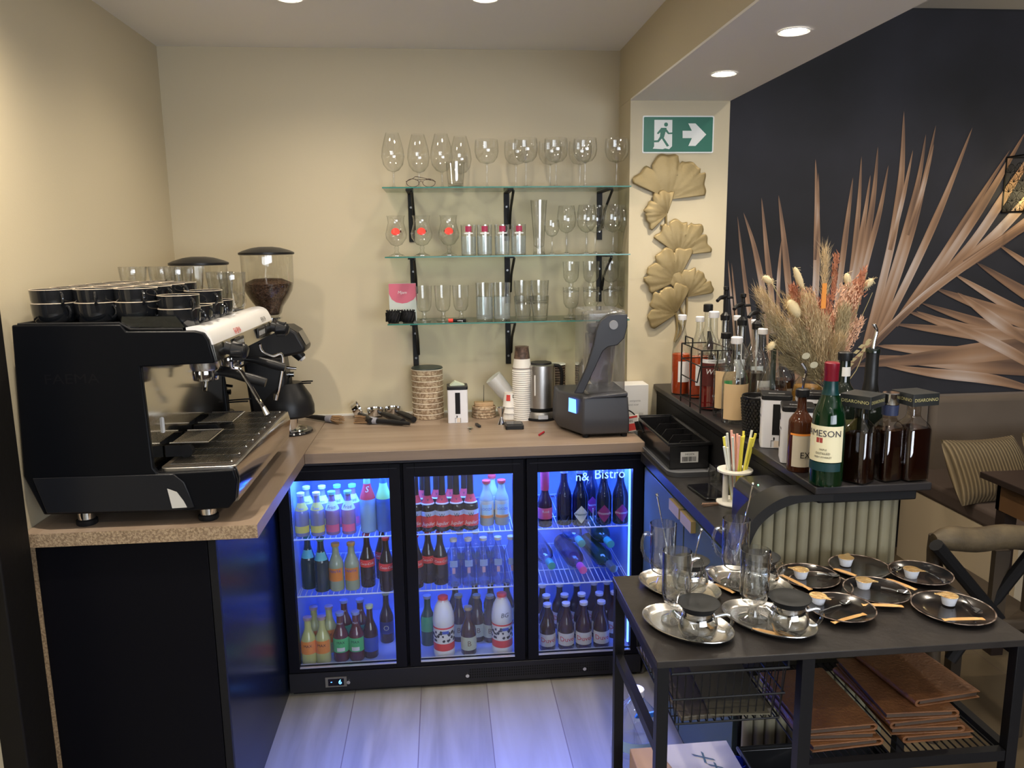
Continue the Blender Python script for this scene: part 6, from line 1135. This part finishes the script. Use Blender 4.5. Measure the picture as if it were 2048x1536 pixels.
# ------------------------------------------------------------------ dark saucers with creamers
SAU = M('saucer_dark', (.008, .0085, .010), .16, coat=.3, var=(25, (.02, .015, .012), .15)); RIM = M('saucer_rim', (.05, .03, .022), .25, var=(60, (.28, .22, .18), .12)); CUPW = M('creamer_white', (.70, .73, .80), .3); FOIL = M('foil_gold', (.72, .43, .15), .25, .75, var=(120, (.80, .60, .32), .15), bump=(160, .4))
def saucer(px, py, k, label):
    p = zp(px, py, TZ); t = thing('dark_saucer', label, 'saucer', (p.x, p.y, TZ+.0005), k*1.3, 'dark glazed saucers'); t.scale = (1.12, 1.12, 1) if k == 5 else (.97, .97, 1); t.location.z += .0011*[2, 1, 3, 4, 5, 0, 0][k]
    MB().lathe([(.001, .003), (.042, .003), (.052, .005), (.066, .0105), (.0675, .0112)], 44, cap=False).lathe([(.0670, .0090), (.052, .0020), (.040, 0), (.001, .0005)], 44, cap=False).build('dish', SAU, t, fixn=False); MB().lathe([(.0668, .0110), (.0688, .0122), (.0695, .0110), (.0675, .0092)], 44, cap=False).build('glazed_rim', RIM, t); return t
def creamer(px, py, rz, label, z=.0065):
    p = zp(px, py, TZ+z); t = thing('coffee_creamer', label, 'creamer cup', (p.x, p.y, TZ+z), rz, 'coffee creamer cups'); k = .96
    t.scale = (k, k, k); MB().lathe([(.001, 0), (.0125, 0), (.0165, .016), (.0165, .018), (.0178, .0185), (.0178, .0195), (.001, .0195)], 26).build('plastic_cup', CUPW, t); P = [(.0182*math.cos(a), .0182*math.sin(a)) for a in [.45+(2*PI-.9)*i/22 for i in range(23)]]+[(.024, -.004), (.029, -.003), (.029, .003), (.024, .004)]
    MB().prism(P, 'z', .0195, .0205).build('foil_lid', FOIL, t, bev=.0004); return t
def tspoon(a, b, z, label):
    A, B_ = zp(a[0], a[1], TZ+z), zp(b[0], b[1], TZ+z); t = thing('teaspoon', label, 'spoon', A, math.atan2(B_.y-A.y, B_.x-A.x), 'teaspoons on the dark saucers'); L_ = (B_-A).length
    m = MB(); m.tube([(0, 0, .003), (L_*.35, 0, .0045), (L_*.68, 0, .003)], [.0030, .0018, .0016], 8); m.build('handle', CHROME, t); m = MB(); q = L_*.83; m.X = Matrix.Translation((q, 0, .004)); m.lathe([(.001, -.0025), (.006, -.0012), (.0095, .0018), (.0088, .0022), (.001, -.0018)], 20, sx=1.5, cap=False); m.build('spoon_bowl', CHROME, t, fixn=False)
SD = [((1616, 1162), (1601, 1147), 2.6, (1634, 1150), (1672, 1155), (1562, 1150), (1622, 1180), 'back left, nearest the tea glasses'),
      ((1718, 1142), (1691, 1122), .9, (1762, 1160), (1800, 1138), (1668, 1138), (1712, 1152), 'in the middle of the back row'),
      ((1840, 1157), (1822, 1146), -.6, (1852, 1145), (1898, 1172), (1772, 1158), (1832, 1180), 'at the right end of the back row'),
      ((1752, 1193), (1727, 1168), -.5, (1762, 1178), (1816, 1190), (1724, 1210), (1806, 1213), 'in the centre of the plate group'),
      ((1681, 1229), (1635, 1200), -.9, (1640, 1228), (1700, 1205), (1665, 1246), (1730, 1228), 'in front, right beside the front teapot'),
      ((1904, 1225), (1897, 1200), 2.7, (1925, 1198), (1960, 1232), (1886, 1240), (1968, 1238), 'at the front right corner of the table'),
      ((1640, 1178), None, 0, None, None, None, None, 'partly hidden under the back left one')]
for i, (c, cr, rz, sa, sb, ba, bb, l) in enumerate(SD):
    saucer(c[0], c[1], i, 'dark glazed saucer %s' % l)
    if cr: creamer(cr[0], cr[1]+8, rz, 'gold lidded creamer cup, saucer %s' % l); tspoon(sa, sb, .010, 'steel teaspoon on the saucer %s' % l); st2(ba, bb, TZ+.0128, 'brown wrapped biscuit on the saucer %s' % l)
# ================================================================== dining side
FAB = M('taupe_velvet', (.13, .10, .075), .9, sheen=.2, var=(5, (.155, .12, .09), .3)); FABD = M('taupe_seat', (.085, .060, .048), .9)
bn = thing('wall_banquette', 'taupe upholstered banquette along the wall under the palm mural', 'bench', (3.3, 1.0, 0))
wb(MB().box(2.955, .15, .385, 4.9, 1.02, .470), 'seat_cushion', FABD, bn, bev=.02, seg=3)
wb(MB().box(2.960, .16, 0, 4.88, 1.0, .384), 'bench_base', M('bench_base', (.60, .49, .33), .7), bn)
for a, b in ((1.80, 3.075), (3.085, 4.35), (4.36, 5.5)): wb(MB().box(a, .985, .30, b, 1.095, .852), 'back_cushion', FAB, bn, bev=.03, seg=4)
RIB = ramp_mat('ribbed_fabric', lambda nt, b: None)
def ribs(nt, b):
    N = nt.nodes; L_ = nt.links; tc = N.new('ShaderNodeTexCoord'); wv = N.new('ShaderNodeTexWave'); wv.wave_type = 'BANDS'; wv.bands_direction = 'X'; wv.inputs['Scale'].default_value = 18; wv.inputs['Distortion'].default_value = .3
    L_.new(tc.outputs['Object'], wv.inputs[0]); cr = N.new('ShaderNodeValToRGB'); cr.color_ramp.elements[0].color = (.11, .08, .042, 1); cr.color_ramp.elements[1].color = (.27, .205, .115, 1); L_.new(wv.outputs['Fac'], cr.inputs[0]); L_.new(cr.outputs[0], b.inputs['Base Color']); b.inputs['Roughness'].default_value = .9
    bp = N.new('ShaderNodeBump'); bp.inputs['Strength'].default_value = .6; bp.inputs['Distance'].default_value = .02; L_.new(wv.outputs['Fac'], bp.inputs['Height']); L_.new(bp.outputs[0], b.inputs['Normal'])
ribs(RIB.node_tree, RIB.node_tree.nodes['Principled BSDF'])
def pillow(x, y, z, rx, rz, label):
    t = thing('ribbed_cushion', label, 'cushion', (x, y, z)); t.rotation_euler = (rx, 0, rz); m = MB(); W_, H_ = .205, .145
    for sgn in (1, -1):
        m.sheet(lambda u, v: ((u*2-1)*W_*(1-.05*(2*v-1)**2), sgn*.065*((1-abs(2*u-1)**3)*(1-abs(2*v-1)**3))**.6, v*2*H_*(1-.0)-0+.012*(2*u-1)**2*(2*v-1)), 20, 14)
    m.build('cushion_cover', RIB, t, ang=80)
pillow(3.085, .46, .475, -.55, .10, 'ribbed tan cushion on the banquette, left one'); pillow(3.515, .50, .475, -.55, -.06, 'ribbed tan cushion on the banquette, right one, partly cropped')
t = thing('dining_table', 'dark topped dining table at the right edge before the banquette', 'table', (3.0, -.1, 0)); wb(MB().box(2.690, -.75, .715, 3.40, .075, .740), 'table_top', M('dark_walnut', (.022, .014, .012), .35), t, bev=.003); wb(MB().box(2.735, -.70, .60, 2.755, .03, .714).box(2.735, .01, .60, 3.35, .03, .714), 'apron', M('rust_wood', (.12, .06, .025), .5), t)
for x, y in ((2.74, -.02), (3.33, -.02), (2.74, -.70), (3.33, -.70)): wb(MB().box(x, y, 0, x+.05, y+.05, .60), 'leg', M('dark_walnut'), t)
# rustic chair
WD = M('weathered_wood', (.045, .032, .018), .6, var=(14, (.115, .085, .045), .2), bump=(40, .3)); WDK = M('dark_wood', (.045, .032, .02), .5)
t = thing('rustic_chair', 'dark wooden chair with thick rounded weathered top rail behind the table', 'chair', (2.25, -.45, 0))
def q(px, py, y): return yp(px, py, y)
A, B_ = q(1868, 1080, -.55), q(2090, 1073, -.55)
m = MB(); n = 14; P = [A.lerp(B_, i/n)+Vector((0, .0, .004*math.sin(i*.9))) for i in range(n+1)]; m.tube(P, [.020, .032]+[.0385]*(n-3)+[.036, .030], 16); wb(m, 'top_rail', WD, t)
a, b = q(1870, 1100, -.50), q(1880, 1260, -.50); wb(MB().tube([a+Vector((0, 0, .05)), a, Vector((b.x, b.y, .0))], [.022, .024, .024], 12), 'back_post', WDK, t); a2 = q(2070, 1100, -.50); wb(MB().tube([a2, Vector((a2.x, a2.y, 0))], [.024, .022], 12), 'back_post', WDK, t)
a, b = q(1872, 1090, -.585), q(1990, 1230, -.53); wb(MB().tube([a, b, b+(b-a)*.8], .021, 10), 'cross_brace', MATT, t)
wb(MB().tube([q(2075, 1090, -.57), q(1980, 1210, -.51), q(1900, 1320, -.51)], .019, 10), 'cross_brace', MATT, t)
a = q(2000, 1100, -.52); b = q(2000, 1230, -.52); wb(MB().box(a.x-.02, -.53, b.z-.1, a.x+.03, -.51, a.z), 'back_slat', WDK, t)
wb(MB().box(2.06, -.56, .405, 2.50, -.14, .445), 'seat', WDK, t, bev=.01)
for x, y in ((2.09, -.17), (2.47, -.17)): wb(MB().box(x-.02, y-.02, 0, x+.02, y+.02, .404), 'leg', WDK, t)
# wall lamp with fan lattice
q0 = yp(2013, 315, 1.09); q1 = yp(2020, 424, 1.05)
t = thing('wall_lantern', 'black lattice wall lantern glowing warm yellow at the right edge', 'wall lamp', (q0.x+.13, 1.02, q1.z)); LT = IRON; X0, X1, Yf, Yb, Z0, Z1 = q0.x+.004, q0.x+.25, .92, 1.097, q1.z, q0.z
m = MB(); r_ = .0035
for x in (X0, X1):
    for y in (Yf, Yb-.003): m.box(x-r_, y-r_, Z0, x+r_, y+r_, Z1)
for z in (Z0, Z1): m.box(X0-r_, Yf-r_, z-r_, X1+r_, Yf+r_, z+r_).box(X0-r_, Yb-.003-r_, z-r_, X1+r_, Yb-.003+r_, z+r_).box(X0-r_, Yf, z-r_, X0+r_, Yb-.003, z+r_).box(X1-r_, Yf, z-r_, X1+r_, Yb-.003, z+r_)
wb(m, 'frame', LT, t); m = MB(); cs = .062
def fan(o, ex):
    for k in range(7): a = PI*(k+.5)/7; m.tube([o, o+ex*(cs*.52*math.cos(a))+Vector((0, 0, cs*.72*math.sin(a)))], .0011, 4)
    m.tube([o+ex*(cs*.52*math.cos(PI*k/10))+Vector((0, 0, cs*.72*math.sin(PI*k/10))) for k in range(11)], .0013, 4)
for j in range(5):
    for i in range(5):
        o = Vector((X0+.02+i*cs*.95+(cs*.47 if j % 2 else 0), Yf, Z0+.004+j*cs*.75))
        if o.x < X1-.01 and o.z < Z1-.03: fan(o, Vector((1, 0, 0)))
    for i in range(3):
        o = Vector((X0, Yf+.02+i*cs*.95+(cs*.47 if j % 2 else 0), Z0+.004+j*cs*.75))
        if o.y < Yb-.02 and o.z < Z1-.03: fan(o, Vector((0, 1, 0)))
wb(m, 'fan_lattice', LT, t); cxl = (X0+X1)/2; wb(MB().ball((cxl-.01, 1.01, Z0+.085), .038, 20, 14, 1.15), 'bulb', M('bulb_glow', (1, .9, .5), emit=(1.0, .80, .36), es=7), t)
lamp('POINT', Vector((cxl-.01, 1.01, Z0+.085))-Vector(t.location), 3.6, (1, .70, .36), t, .04)
